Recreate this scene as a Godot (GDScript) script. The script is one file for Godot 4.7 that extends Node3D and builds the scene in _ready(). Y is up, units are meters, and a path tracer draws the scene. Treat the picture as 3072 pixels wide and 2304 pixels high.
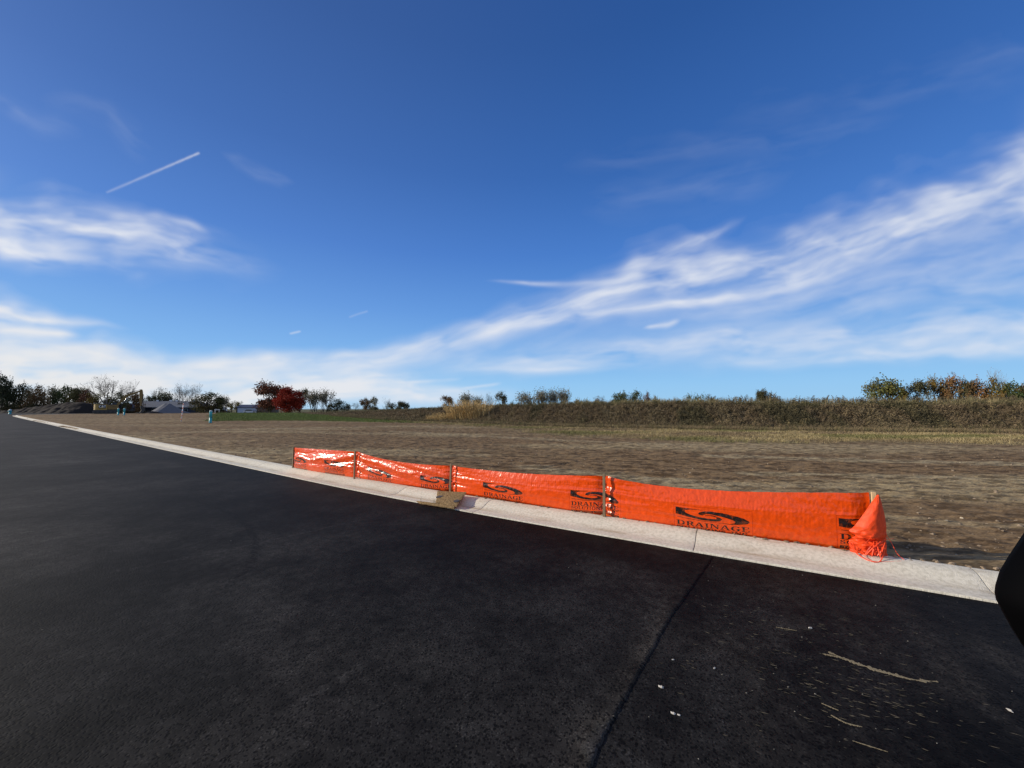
extends Node3D

var rng := RandomNumberGenerator.new()
var M := {}
var used := {}
var n_big := FastNoiseLite.new()
var n_mid := FastNoiseLite.new()
var n_fine := FastNoiseLite.new()

# ---------------------------------------------------------------- naming and small builders
func numbered(called: String) -> String:
	if not used.has(called):
		used[called] = 0
		return called
	used[called] += 1
	return "%s_%03d" % [called, used[called]]

func tag(o: Node3D, label: String, category := "", group := "", kind := "") -> Node3D:
	if label: o.set_meta("label", label)
	if category: o.set_meta("category", category)
	if group: o.set_meta("group", group)
	if kind: o.set_meta("kind", kind)
	return o

func thing(called: String, label: String, category: String, at := Vector3.ZERO, turn := 0.0, group := "") -> Node3D:
	var o := Node3D.new()
	o.name = numbered(called)
	add_child(o)
	o.position = at
	o.rotation.y = turn
	tag(o, label, category, group)
	return o

func part(called: String, mesh: Mesh, mat: Material, parent: Node = null) -> MeshInstance3D:
	var o := MeshInstance3D.new()
	o.name = called if parent else numbered(called)
	o.mesh = mesh
	o.material_override = mat
	(parent if parent else self).add_child(o, true)
	return o

func built(st: SurfaceTool) -> ArrayMesh:
	st.generate_normals()
	return st.commit()

func begin(smooth := false) -> SurfaceTool:
	var st := SurfaceTool.new()
	st.begin(Mesh.PRIMITIVE_TRIANGLES)
	st.set_smooth_group(0 if smooth else -1)
	return st

func quad(st: SurfaceTool, a: Vector3, b: Vector3, c: Vector3, d: Vector3) -> void:
	for p in [a, b, c, a, c, d]: st.add_vertex(p)

func add_box(st: SurfaceTool, c: Vector3, s: Vector3, basis := Basis(), bev := 0.0) -> void:
	# a box with chamfered edges
	var h := s * 0.5
	bev = minf(bev, minf(h.x, minf(h.y, h.z)) * 0.9)
	if bev <= 0.0:
		for ax in 3:
			for sg in [-1.0, 1.0]:
				var u := (ax + 1) % 3
				var v := (ax + 2) % 3
				var ps := []
				for k in [[-1, -1], [1, -1], [1, 1], [-1, 1]]:
					var p := Vector3.ZERO
					p[ax] = sg * h[ax]; p[u] = k[0] * h[u]; p[v] = k[1] * h[v]
					ps.append(c + basis * p)
				if sg > 0: quad(st, ps[0], ps[3], ps[2], ps[1])
				else: quad(st, ps[0], ps[1], ps[2], ps[3])
		return
	var face := func(ax: int, sg: float, k: Array) -> Vector3:
		var p := Vector3.ZERO
		p[ax] = sg * h[ax]; p[(ax + 1) % 3] = k[0] * (h[(ax + 1) % 3] - bev); p[(ax + 2) % 3] = k[1] * (h[(ax + 2) % 3] - bev)
		return c + basis * p
	var flat := func(pts: Array) -> void:
		var mid := Vector3.ZERO
		for p in pts: mid += p / pts.size()
		var n: Vector3 = (pts[1] - pts[0]).cross(pts[2] - pts[0])
		if n.dot(mid - c) > 0: pts.reverse()
		for i in range(1, pts.size() - 1):
			st.add_vertex(pts[0]); st.add_vertex(pts[i]); st.add_vertex(pts[i + 1])
	for ax in 3:
		for sg in [-1.0, 1.0]:
			flat.call([face.call(ax, sg, [-1, -1]), face.call(ax, sg, [1, -1]), face.call(ax, sg, [1, 1]), face.call(ax, sg, [-1, 1])])
	for ax in 3:
		var u := (ax + 1) % 3
		for s1 in [-1.0, 1.0]:
			for s2 in [-1.0, 1.0]:
				# the edge between face ax=s1 and face u=s2, running along w
				flat.call([face.call(ax, s1, [s2, -1]), face.call(ax, s1, [s2, 1]), face.call(u, s2, [1, s1]), face.call(u, s2, [-1, s1])])
	for a in [-1.0, 1.0]:
		for b in [-1.0, 1.0]:
			for d in [-1.0, 1.0]:
				flat.call([face.call(0, a, [b, d]), face.call(1, b, [d, a]), face.call(2, d, [a, b])])

func add_tube(st: SurfaceTool, pts: Array, radii: Array, sides := 6, capped := true) -> void:
	var rings := []
	var side := Vector3.RIGHT
	for i in pts.size():
		var dir: Vector3 = (pts[mini(i + 1, pts.size() - 1)] - pts[maxi(i - 1, 0)]).normalized()
		if absf(dir.dot(side)) > 0.95: side = Vector3.FORWARD if absf(dir.z) < 0.9 else Vector3.UP
		side = (side - dir * side.dot(dir)).normalized()
		var up := dir.cross(side)
		var ring := []
		for k in sides:
			var a := TAU * k / sides
			ring.append(pts[i] + (side * cos(a) + up * sin(a)) * radii[i])
		rings.append(ring)
	for i in rings.size() - 1:
		for k in sides:
			var k2 := (k + 1) % sides
			quad(st, rings[i][k], rings[i + 1][k], rings[i + 1][k2], rings[i][k2])
	if capped:
		for e in [0, rings.size() - 1]:
			for k in range(1, sides - 1):
				if e: 
					st.add_vertex(rings[e][0]); st.add_vertex(rings[e][k + 1]); st.add_vertex(rings[e][k])
				else:
					st.add_vertex(rings[e][0]); st.add_vertex(rings[e][k]); st.add_vertex(rings[e][k + 1])

func add_prism(st: SurfaceTool, poly: PackedVector2Array, z0: float, z1: float, xf := Transform3D()) -> void:
	# an outline in x and y given thickness along z
	var idx := Geometry2D.triangulate_polygon(poly)
	var area := 0.0
	for i in poly.size():
		var a := poly[i]; var b := poly[(i + 1) % poly.size()]
		area += a.x * b.y - b.x * a.y
	for i in range(0, idx.size(), 3):
		var a := poly[idx[i]]; var b := poly[idx[i + 1]]; var c := poly[idx[i + 2]]
		if (b - a).cross(c - a) > 0:
			var t := b; b = c; c = t
		for p in [a, b, c]: st.add_vertex(xf * Vector3(p.x, p.y, z1))
		for p in [a, c, b]: st.add_vertex(xf * Vector3(p.x, p.y, z0))
	for i in poly.size():
		var a := poly[i]; var b := poly[(i + 1) % poly.size()]
		if area < 0:
			var t := a; a = b; b = t
		quad(st, xf * Vector3(a.x, a.y, z0), xf * Vector3(a.x, a.y, z1), xf * Vector3(b.x, b.y, z1), xf * Vector3(b.x, b.y, z0))

func mat(r: float, g: float, b: float, rough := 0.85, spec := 0.5, metal := 0.0) -> StandardMaterial3D:
	var m := StandardMaterial3D.new()
	m.albedo_color = Color(r, g, b).linear_to_srgb()
	m.roughness = rough
	m.metallic_specular = spec
	m.metallic = metal
	return m

func noise(sd: int, freq: float, oct := 4, type := FastNoiseLite.TYPE_SIMPLEX_SMOOTH) -> FastNoiseLite:
	var n := FastNoiseLite.new()
	n.seed = sd
	n.frequency = freq
	n.noise_type = type
	n.fractal_type = FastNoiseLite.FRACTAL_FBM
	n.fractal_octaves = oct
	return n

func noise_tex(sd: int, freq: float, size: int, oct: int, stops: Array, gain := 0.5) -> ImageTexture:
	# a seamless grey noise picture sent through a ramp of linear colours
	var ns := noise(sd, freq, oct)
	ns.fractal_gain = gain
	var im := ns.get_seamless_image(size, size, false, false, 0.12)
	im.convert(Image.FORMAT_L8)
	var src := im.get_data()
	var lut := PackedByteArray()
	lut.resize(768)
	for i in 256:
		var t := i / 255.0
		var col: Color = stops[-1][1]
		for k in range(1, stops.size()):
			if t <= stops[k][0]:
				col = (stops[k - 1][1] as Color).lerp(stops[k][1], clampf((t - stops[k - 1][0]) / (stops[k][0] - stops[k - 1][0]), 0, 1))
				break
		col = col.linear_to_srgb()
		lut[i * 3] = int(clampf(col.r, 0, 1) * 255); lut[i * 3 + 1] = int(clampf(col.g, 0, 1) * 255); lut[i * 3 + 2] = int(clampf(col.b, 0, 1) * 255)
	var out := PackedByteArray()
	out.resize(src.size() * 3)
	for i in src.size():
		var v := src[i] * 3
		out[i * 3] = lut[v]; out[i * 3 + 1] = lut[v + 1]; out[i * 3 + 2] = lut[v + 2]
	return ImageTexture.create_from_image(Image.create_from_data(size, size, false, Image.FORMAT_RGB8, out))

func grey_tex(sd: int, freq: float, size: int, oct: int, high := 0) -> ImageTexture:
	var im := noise(sd, freq, oct).get_seamless_image(size, high if high else size, false, false, 0.12)
	im.convert(Image.FORMAT_L8)
	return ImageTexture.create_from_image(im)

# ---------------------------------------------------------------- lie of the land
func rise(z: float) -> float:      # the field climbs a little away from the road and falls again behind
	return 0.45 * smoothstep(28.0, 88.0, -z) - 0.84 * smoothstep(104.0, 120.0, -z)

var curb_pts := []      # road edge of the curb, from right to left: [Vector2 position, Vector2 outward normal, length so far]
func make_curb_line() -> void:
	var key := [Vector2(22, 7.15), Vector2(14, 2.5), Vector2(8, -0.93), Vector2(3.98, -3.24), Vector2(2.0, -4.38), Vector2(0.28, -5.41), Vector2(-0.94, -6.17), Vector2(-3.03, -7.55), Vector2(-5.66, -9.40), Vector2(-11.47, -13.56), Vector2(-20.38, -19.95), Vector2(-34.76, -30.3), Vector2(-49.0, -40.5), Vector2(-68.8, -54.3), Vector2(-84.0, -65.0), Vector2(-91.0, -70.2), Vector2(-94.2, -73.4), Vector2(-95.2, -77.5), Vector2(-94.0, -84), Vector2(-91, -95)]
	var c := Curve2D.new()
	for i in key.size():
		var t: Vector2 = (key[mini(i + 1, key.size() - 1)] - key[maxi(i - 1, 0)])
		var back: float = (key[i] - key[maxi(i - 1, 0)]).length()
		var fore: float = (key[mini(i + 1, key.size() - 1)] - key[i]).length()
		t = t.normalized()
		c.add_point(key[i], -t * back / 3.0, t * fore / 3.0)
	c.bake_interval = 0.05
	var total := c.get_baked_length()
	var s := 0.0
	while s < total:
		var p := c.sample_baked(s, true)
		var q := c.sample_baked(minf(s + 0.3, total), true)
		var q0 := c.sample_baked(maxf(s - 0.3, 0), true)
		var t := (q - q0).normalized()
		curb_pts.append([p, Vector2(-t.y, t.x), s])
		s += clampf(p.length() * 0.02, 0.1, 1.0)

func behind_curb(p: Vector2) -> float:  # signed distance from the road edge, positive on the field's side
	var best := INF
	var d := 0.0
	var lo := 0
	var hi := curb_pts.size() - 1
	# coarse, then fine
	var step := 8
	var at := 0
	for i in range(lo, hi + 1, step):
		var l: float = (curb_pts[i][0] as Vector2).distance_squared_to(p)
		if l < best: best = l; at = i
	for i in range(maxi(0, at - step), mini(hi, at + step) + 1):
		var l: float = (curb_pts[i][0] as Vector2).distance_squared_to(p)
		if l <= best: best = l; at = i
	d = (p - (curb_pts[at][0] as Vector2)).dot(curb_pts[at][1])
	return d if absf(d) > 0.6 * sqrt(best) else signf(d) * sqrt(best)

var ruts := [[Vector2(-17.4, -18.9), Vector2(-18.0, -20.6), Vector2(-19.3, -23.5)], [Vector2(-12.3, -15.9), Vector2(-12.0, -17.0)], [Vector2(0.75, -9.8), Vector2(1.5, -10.65), Vector2(2.1, -11.3)], [Vector2(-22.4, -27.2), Vector2(-23.8, -30.8), Vector2(-25, -35)], [Vector2(3.5, -10.9), Vector2(4.4, -11.2), Vector2(5.6, -11.1)]]
func soil_relief(x: float, z: float) -> float:
	var near := clampf(14.0 / maxf(-z, 1.0), 0.35, 1.0)
	var y := 0.026 * n_big.get_noise_2d(x * 0.30, z * 2.3) / near
	y += 0.020 * n_mid.get_noise_2d(x * 0.7 + z * 0.1, z * 2.2)
	y += 0.030 * n_fine.get_noise_2d(x * 0.8, z * 1.5)
	return y

func soil_y(x: float, z: float) -> float:
	return 0.085 + rise(z) + soil_relief(x, z)

# the weedy bank: foot line from left to right with the bank's height above the field
var bank := [[Vector2(-62, -108), 0.05], [Vector2(-41.5, -78.5), 0.35], [Vector2(-29, -65), 0.7], [Vector2(-20.9, -56), 0.95], [Vector2(-13.4, -47.5), 1.25], [Vector2(-6, -42.3), 1.5], [Vector2(3.1, -33.7), 1.75], [Vector2(13.4, -28.6), 1.82], [Vector2(22, -26), 1.58], [Vector2(30.6, -24), 1.66], [Vector2(46, -20.5), 1.85], [Vector2(70, -15), 2.0]]
func bank_at(t: float) -> Array:    # [foot, direction away from the road, height]
	var i := clampi(int(t), 0, bank.size() - 2)
	var f := t - i
	var p0: Vector2 = bank[maxi(i - 1, 0)][0]; var p1: Vector2 = bank[i][0]; var p2: Vector2 = bank[i + 1][0]; var p3: Vector2 = bank[mini(i + 2, bank.size() - 1)][0]
	var p := p1.cubic_interpolate(p2, p0, p3, f)
	var t0 := (p2 - p0).normalized(); var t1 := (p3 - p1).normalized()
	var dir := t0.lerp(t1, f).normalized()
	return [p, Vector2(dir.y, -dir.x), lerpf(bank[i][1], bank[i + 1][1], f)]

func bank_profile(v: float) -> float:   # share of the height, v metres up the slope
	return smoothstep(-0.6, 3.4, v) * (1.0 - smoothstep(9.0, 16.0, v))

func bank_point(t: float, v: float) -> Vector3:
	var b := bank_at(t)
	var p: Vector2 = b[0] + b[1] * v
	var lump := 0.16 * n_mid.get_noise_2d(p.x * 0.7, p.y * 0.7) * smoothstep(-0.5, 1.5, v)
	return Vector3(p.x, 0.06 + rise(p.y) + b[2] * bank_profile(v) + lump, p.y)

func line_side(line: Array, p: Vector2) -> float:   # how far p lies beyond a line that runs from left to right (positive = farther away)
	var best := INF
	var out := 0.0
	for i in line.size() - 1:
		var c := Geometry2D.get_closest_point_to_segment(p, line[i], line[i + 1])
		var l := c.distance_to(p)
		if l < best:
			best = l
			out = l * (-1.0 if (line[i + 1] - line[i]).cross(p - line[i]) > 0 else 1.0)
	return out
var straw_line := [Vector2(-60, -78), Vector2(-36, -45.5), Vector2(-26.5, -46.5), Vector2(-11.8, -40.7), Vector2(-4.2, -35.0), Vector2(2.3, -23.7), Vector2(9.1, -18.6), Vector2(21.2, -16.1), Vector2(40, -12), Vector2(75, -5)]

# ---------------------------------------------------------------- sky
func sky_color(el: float, az: float) -> Vector3:
	var stops := [[-5.0, 150, 192, 222], [0.0, 160, 205, 238], [3.5, 148, 199, 241], [8.0, 124, 178, 234], [14.0, 99, 153, 222], [22.0, 74, 126, 203], [32.0, 56, 104, 177], [45.0, 44, 87, 154], [60.0, 37, 76, 140], [90.0, 31, 64, 124]]
	var c := Vector3(31, 64, 124)
	for i in range(1, stops.size()):
		if el <= stops[i][0]:
			var f := clampf((el - stops[i - 1][0]) / (stops[i][0] - stops[i - 1][0]), 0, 1)
			c = Vector3(stops[i - 1][1], stops[i - 1][2], stops[i - 1][3]).lerp(Vector3(stops[i][1], stops[i][2], stops[i][3]), f)
			break
	var k := Color(c.x / 255, c.y / 255, c.z / 255).srgb_to_linear()
	# the air is whiter round the sun, low on the left
	var e := deg_to_rad(el); var a := deg_to_rad(az)
	var d := Vector3(sin(a) * cos(e), sin(e), -cos(a) * cos(e))
	var mu := clampf(d.dot(sun_dir), 0, 1)
	var g := 0.26 * pow(mu, 14.0) + 0.5 * pow(mu, 40.0)
	g += 0.035 * smoothstep(-0.1, 0.9, mu)
	return Vector3(k.r, k.g, k.b) + Vector3(0.62, 0.62, 0.66) * g
var sun_dir := Vector3(-0.9385, 0.342, -0.05).normalized()

# bands of high cloud, each as [points in direction space (x/-z, y/-z), half width, strength, streakiness, seed]
var bands := [
	[[-2.3, .56, -1.566, .545, -1.374, .505, -1.187, .490, -.999, .462, -.848, .430, -.661, .383, -.58, .36], [.06, .07, .074, .066, .054, .044, .03, .01], 0.80, 0.7, 11],
	[[-2.3, .45, -1.493, .449, -1.368, .436, -1.243, .411, -1.118, .392, -1.0, .375], [.035, .03, .028, .024, .018, .01], 0.85, 1.0, 12],
	[[-1.0, .525, -.965, .519, -.877, .497, -.80, .470], [.008, .014, .016, .006], 0.45, 0.6, 13],
	[[-2.3, .33, -1.540, .298, -1.353, .263, -1.266, .242, -1.118, .226, -.98, .205], [.06, .05, .042, .032, .014, .004], 1.25, 0.6, 14],
	[[-1.4, .213, -1.324, .209, -1.238, .201, -1.165, .194, -1.12, .19], [.02, .022, .018, .014, .004], 1.1, 0.5, 15],
	[[-2.3, .24, -1.531, .190, -1.344, .150, -1.161, .140, -.917, .119, -.674, .108, -.432, .122, -.250, .150, -.129, .190, .054, .248, .238, .310, .485, .355, .733, .395, .922, .462, 1.113, .535, 1.431, .612, 2.3, .73], [.06, .055, .05, .04, .034, .030, .028, .026, .030, .042, .060, .068, .074, .082, .092, .105, .13], 0.86, 0.6, 16],
	[[-.25, .150, -.129, .172, -.007, .218, .299, .263, .606, .296, .792, .345, .981, .405], [.012, .014, .016, .014, .016, .018, .01], 0.75, 0.8, 17],
	[[-.5, .095, -.395, .101, -.189, .125, .114, .144, .479, .170, .845, .195, 1.350, .235, 2.3, .28], [.02, .024, .030, .034, .038, .042, .046, .05], 0.60, 0.7, 18],
	[[-.2, .105, -.128, .107, .114, .107, .296, .116, .36, .12], [.006, .009, .010, .009, .003], 0.5, 0.8, 19],
	[[.35, .135, .454, .142, .660, .127, .903, .144, 1.346, .178, 2.3, .22], [.006, .014, .016, .02, .024, .03], 0.60, 0.8, 20],
	[[.1, .215, .298, .236, .728, .279, .976, .336, 1.412, .398, 2.3, .47], [.03, .05, .07, .08, .09, .10], 0.36, 0.6, 21],
	[[-.081, .339, .116, .336, .275, .342, .4, .35], [.003, .007, .012, .01], 0.55, 0.5, 22],
	[[.25, .365, .338, .386, .488, .440, .601, .500, .64, .52], [.012, .022, .022, .012, .004], 0.52, 0.7, 23],
	[[.1, .66, .219, .672, .433, .695, .749, .734, 1.1, .80], [.02, .03, .035, .04, .02], 0.050, 1.0, 24],
	[[.15, .55, .242, .564, .429, .577, .643, .623, .8, .66], [.02, .04, .045, .05, .02], 0.050, 1.0, 25],
	[[-.80, .70, -.742, .674, -.684, .645, -.627, .619, -.58, .61], [.004, .014, .018, .014, .004], 0.140, 0.6, 26],
	[[-1.32, .86, -1.213, .845, -1.122, .813, -1.015, .721, -.95, .68], [.01, .03, .03, .04, .01], 0.050, 1.0, 27],
	[[-1.6, .90, -1.469, .867, -1.404, .843, -1.272, .784, -1.15, .74], [.02, .02, .02, .025, .01], 0.090, 0.8, 28],
	[[.45, .76, .625, .800, 1.009, .867, 1.415, .975, 2.3, 1.1], [.03, .05, .06, .07, .08], 0.035, 1.0, 29],
	[[1.0, .52, 1.2, .56, 1.431, .66, 2.3, .80], [.01, .03, .06, .10], 0.5, 1.0, 30],
	[[-2.3, .07, -1.4, .075, -1.0, .068, -.7, .062, -.4, .055, -.2, .05, 0, .045, .15, .045], [.10, .095, .065, .05, .045, .03, .02, .006], 1.6, 0.45, 31],
	[[-.33, .066, -.285, .069, -.189, .077, -.134, .081, -.12, .082], [.002, .004, .005, .005, .001], 0.6, 0.5, 32],
	[[-.14, .054, -.116, .057, -.068, .064, -.031, .069, -.02, .07], [.001, .003, .004, .004, .001], 0.6, 0.5, 33],
	[[.34, .213, .359, .217, .408, .223, .438, .231, .45, .235], [.002, .005, .007, .006, .002], 0.75, 0.4, 34],
	[[-1.095, .582, -1.088, .585, -.972, .638, -.852, .693, -.849, .694], [.0004, .0006, .0010, .0015, .0006], 1.0, 0.0, 35],
	[[-.43, .242, -.426, .243, -.405, .251, -.384, .257, -.38, .258], [.001, .003, .003, .003, .001], 0.16, 0.0, 36],
	[[-.585, .198, -.579, .199, -.562, .203, -.557, .204], [.001, .003, .003, .001], 0.42, 0.0, 37],
]

func make_sky() -> ImageTexture:
	# computed with straight ahead in the middle column, then turned so that it is the first one
	var w := 3072; var h := 1536
	var lw := 512; var lh := 256
	var low := PackedFloat32Array()
	low.resize(lw * lh * 3)
	var nc := noise(77, 0.9, 5)
	for j in lh:
		var el := 90.0 - (j + 0.5) / lh * 180.0
		for i in lw:
			var az := (i + 0.5) / lw * 360.0 - 180.0
			var c := Vector3(0.10, 0.085, 0.07)
			if el > -4.0:
				c = sky_color(el, az)
				var wgt := smoothstep(53.0, 64.0, absf(az)) * smoothstep(0.5, 5.0, el)
				if wgt > 0:
					var a := deg_to_rad(az)
					var r := cos(deg_to_rad(el)) / (sin(deg_to_rad(el)) + 0.06)
					var n := nc.get_noise_2d((sin(a) * 0.9 + cos(a) * 0.5) * r * 0.45, (cos(a) * 0.9 - sin(a) * 0.5) * r * 1.4)
					var d := clampf(n * 1.9 + 0.12 + 0.35 * exp(-el * 0.08), 0, 0.8) * wgt
					c = c.lerp(Vector3(0.86, 0.86, 0.88), d)
			var k := (j * lw + i) * 3
			low[k] = c.x; low[k + 1] = c.y; low[k + 2] = c.z
	var im := Image.create_from_data(lw, lh, false, Image.FORMAT_RGBF, low.to_byte_array())
	im.resize(w, h, Image.INTERPOLATE_CUBIC)
	var px := im.get_data().to_float32_array()
	# cloud cover seen ahead, gathered band by band
	var half := int(66.0 / 360.0 * w)
	var rows := h / 2
	var cover := PackedFloat32Array()
	cover.resize(half * 2 * rows)
	var gust := noise(90, 1.0, 3)
	for b in bands:
		var pts: Array = b[0]; var wid: Array = b[1]
		var amp: float = b[2]; var streak: float = b[3]
		var n1 := noise(b[4], 1.0, 4)
		var span: float = pts[-2] - pts[0]
		for ci in half * 2:
			var az := (ci - half + 0.5) / w * TAU
			var x := tan(az)
			if x < pts[0] or x > pts[-2]: continue
			var seg := 0
			while seg < wid.size() - 2 and x > pts[(seg + 1) * 2]: seg += 1
			var f: float = (x - pts[seg * 2]) / (pts[seg * 2 + 2] - pts[seg * 2])
			var fs := f * f * (3 - 2 * f) if streak > 0 else f
			var yc: float = lerpf(pts[seg * 2 + 1], pts[seg * 2 + 3], lerpf(f, fs, 0.4))
			var hw: float = lerpf(wid[seg], wid[seg + 1], f)
			var fade := 1.0 - smoothstep(deg_to_rad(55.5), deg_to_rad(65.5), absf(az))      # the nearer clouds give way to those at the sides; a band thins out towards its ends
			if streak > 0:
				if pts[0] > -2.0: fade *= smoothstep(0.0, 0.25, (x - pts[0]) / span)
				if pts[-2] < 2.0: fade *= smoothstep(0.0, 0.25, (pts[-2] - x) / span)
			var ca := cos(az)
			var reach := maxf(hw * 2.8, 0.005)
			var e_hi := atan((yc + reach) * ca); var e_lo := atan(maxf(yc - reach, 0.0) * ca)
			var r0 := maxi(0, int((0.5 - e_hi / PI) * h)); var r1 := mini(rows - 1, int((0.5 - e_lo / PI) * h) + 1)
			var slope: float = (pts[seg * 2 + 3] - pts[seg * 2 + 1]) / (pts[seg * 2 + 2] - pts[seg * 2])
			for r in range(r0, r1 + 1):
				var y := tan((0.5 - (r + 0.5) / h) * PI) / ca
				var v := (y - yc) / hw
				var dens := 0.0
				if streak == 0.0:
					var wide := maxf(hw, 0.0026)
					dens = fade * amp * minf(1.0, hw / 0.0018) * clampf(1.25 - absf(y - yc) / wide, 0, 1)
				else:
					var q := y - yc
					var warp := gust.get_noise_2d(x * 3.2, y * 5.0)
					var bend := gust.get_noise_2d(x * 1.3 + 40.0, q * 6.0)
					v += warp * 0.9 + bend * 0.5
					var g := exp(-v * v * (1.3 if v > 0 else 0.8))
					if g < 0.02: continue
					var t := x + slope * q     # streaks lie along the band, sheared a little by the wind
					var n := n1.get_noise_2d(t * 2.6 + warp * 0.35 + q * 3.0, q * 13.0 - t * 0.8)
					var n_ := n1.get_noise_2d(t * 7.0 + 9.0 + q * 9.0, q * 40.0 - t * 3.0 + warp)
					dens = amp * fade * g * clampf(0.60 + streak * (n * 1.15 + n_ * 0.30), 0.0, 1.4)
				var k := r * half * 2 + ci
				cover[k] = 1.0 - (1.0 - cover[k]) * (1.0 - clampf(dens, 0, 0.97))
	for r in rows:
		for ci in half * 2:
			var d := cover[r * half * 2 + ci]
			if d <= 0.003: continue
			var k := (r * w + w / 2 + ci - half) * 3
			var left := clampf(-(ci - half) / float(half), 0, 1)
			var lowy := clampf(1.0 - (rows - r) / 110.0, 0, 1)
			var cr := 0.78 + 0.05 * left * lowy; var cg := 0.81 + 0.01 * left * lowy; var cb := 0.88 - 0.09 * left * lowy
			px[k] = lerpf(px[k], cr, d); px[k + 1] = lerpf(px[k + 1], cg, d); px[k + 2] = lerpf(px[k + 2], cb, d)
	im = Image.create_from_data(w, h, false, Image.FORMAT_RGBF, px.to_byte_array())
	var out := Image.create_empty(w, h, false, Image.FORMAT_RGBF)
	out.blit_rect(im, Rect2i(w / 2, 0, w / 2, h), Vector2i(0, 0))
	out.blit_rect(im, Rect2i(0, 0, w / 2, h), Vector2i(w / 2, 0))
	return ImageTexture.create_from_image(out)

# ---------------------------------------------------------------- print on the fabric
func fill_tri(im: Image, a: Vector2, b: Vector2, c: Vector2, col: Color) -> void:
	var x0 := maxi(0, int(minf(a.x, minf(b.x, c.x)))); var x1 := mini(im.get_width() - 1, int(maxf(a.x, maxf(b.x, c.x))) + 1)
	var y0 := maxi(0, int(minf(a.y, minf(b.y, c.y)))); var y1 := mini(im.get_height() - 1, int(maxf(a.y, maxf(b.y, c.y))) + 1)
	var area := (b - a).cross(c - a)
	if absf(area) < 1e-6: return
	for y in range(y0, y1 + 1):
		for x in range(x0, x1 + 1):
			var p := Vector2(x + 0.5, y + 0.5)
			var u := (b - a).cross(p - a) / area; var v := (c - b).cross(p - b) / area; var w := (a - c).cross(p - c) / area
			if u >= 0 and v >= 0 and w >= 0: im.set_pixel(x, y, col)

func fill_poly(im: Image, pts: Array, org: Vector2, size: Vector2, col: Color) -> void:
	var poly := PackedVector2Array()
	for i in range(0, pts.size(), 2): poly.append(org + Vector2(pts[i], pts[i + 1]) * size)
	var idx := Geometry2D.triangulate_polygon(poly)
	for i in range(0, idx.size(), 3): fill_tri(im, poly[idx[i]], poly[idx[i + 1]], poly[idx[i + 2]], col)

func text_tris(words: String, bold := true, serif := true) -> Array:
	# [triangles as points with y down, bounding box]
	var t := TextMesh.new()
	var f := SystemFont.new()
	f.font_names = PackedStringArray(["Droid Serif" if serif else "Droid Sans"])
	f.font_weight = 700 if bold else 400
	t.font = f
	t.font_size = 64
	t.pixel_size = 0.01
	t.depth = 0.0
	t.curve_step = 1.5
	t.text = words
	var a := t.get_mesh_arrays()
	var v: PackedVector3Array = a[Mesh.ARRAY_VERTEX]
	var ix: PackedInt32Array = a[Mesh.ARRAY_INDEX] if a[Mesh.ARRAY_INDEX] != null else PackedInt32Array(range(v.size()))
	var pts := PackedVector2Array()
	var box := Rect2()
	for i in ix:
		var p := Vector2(v[i].x, -v[i].y)
		if pts.is_empty(): box = Rect2(p, Vector2.ZERO)
		box = box.expand(p)
		pts.append(p)
	return [pts, box]

func put_text(im: Image, words: String, org: Vector2, size: Vector2, col: Color, serif := true) -> void:
	var t := text_tris(words, true, serif)
	var box: Rect2 = t[1]
	var p: PackedVector2Array = t[0]
	for i in range(0, p.size() - 2, 3):
		fill_tri(im, org + (p[i] - box.position) / box.size * size, org + (p[i + 1] - box.position) / box.size * size, org + (p[i + 2] - box.position) / box.size * size, col)

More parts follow.
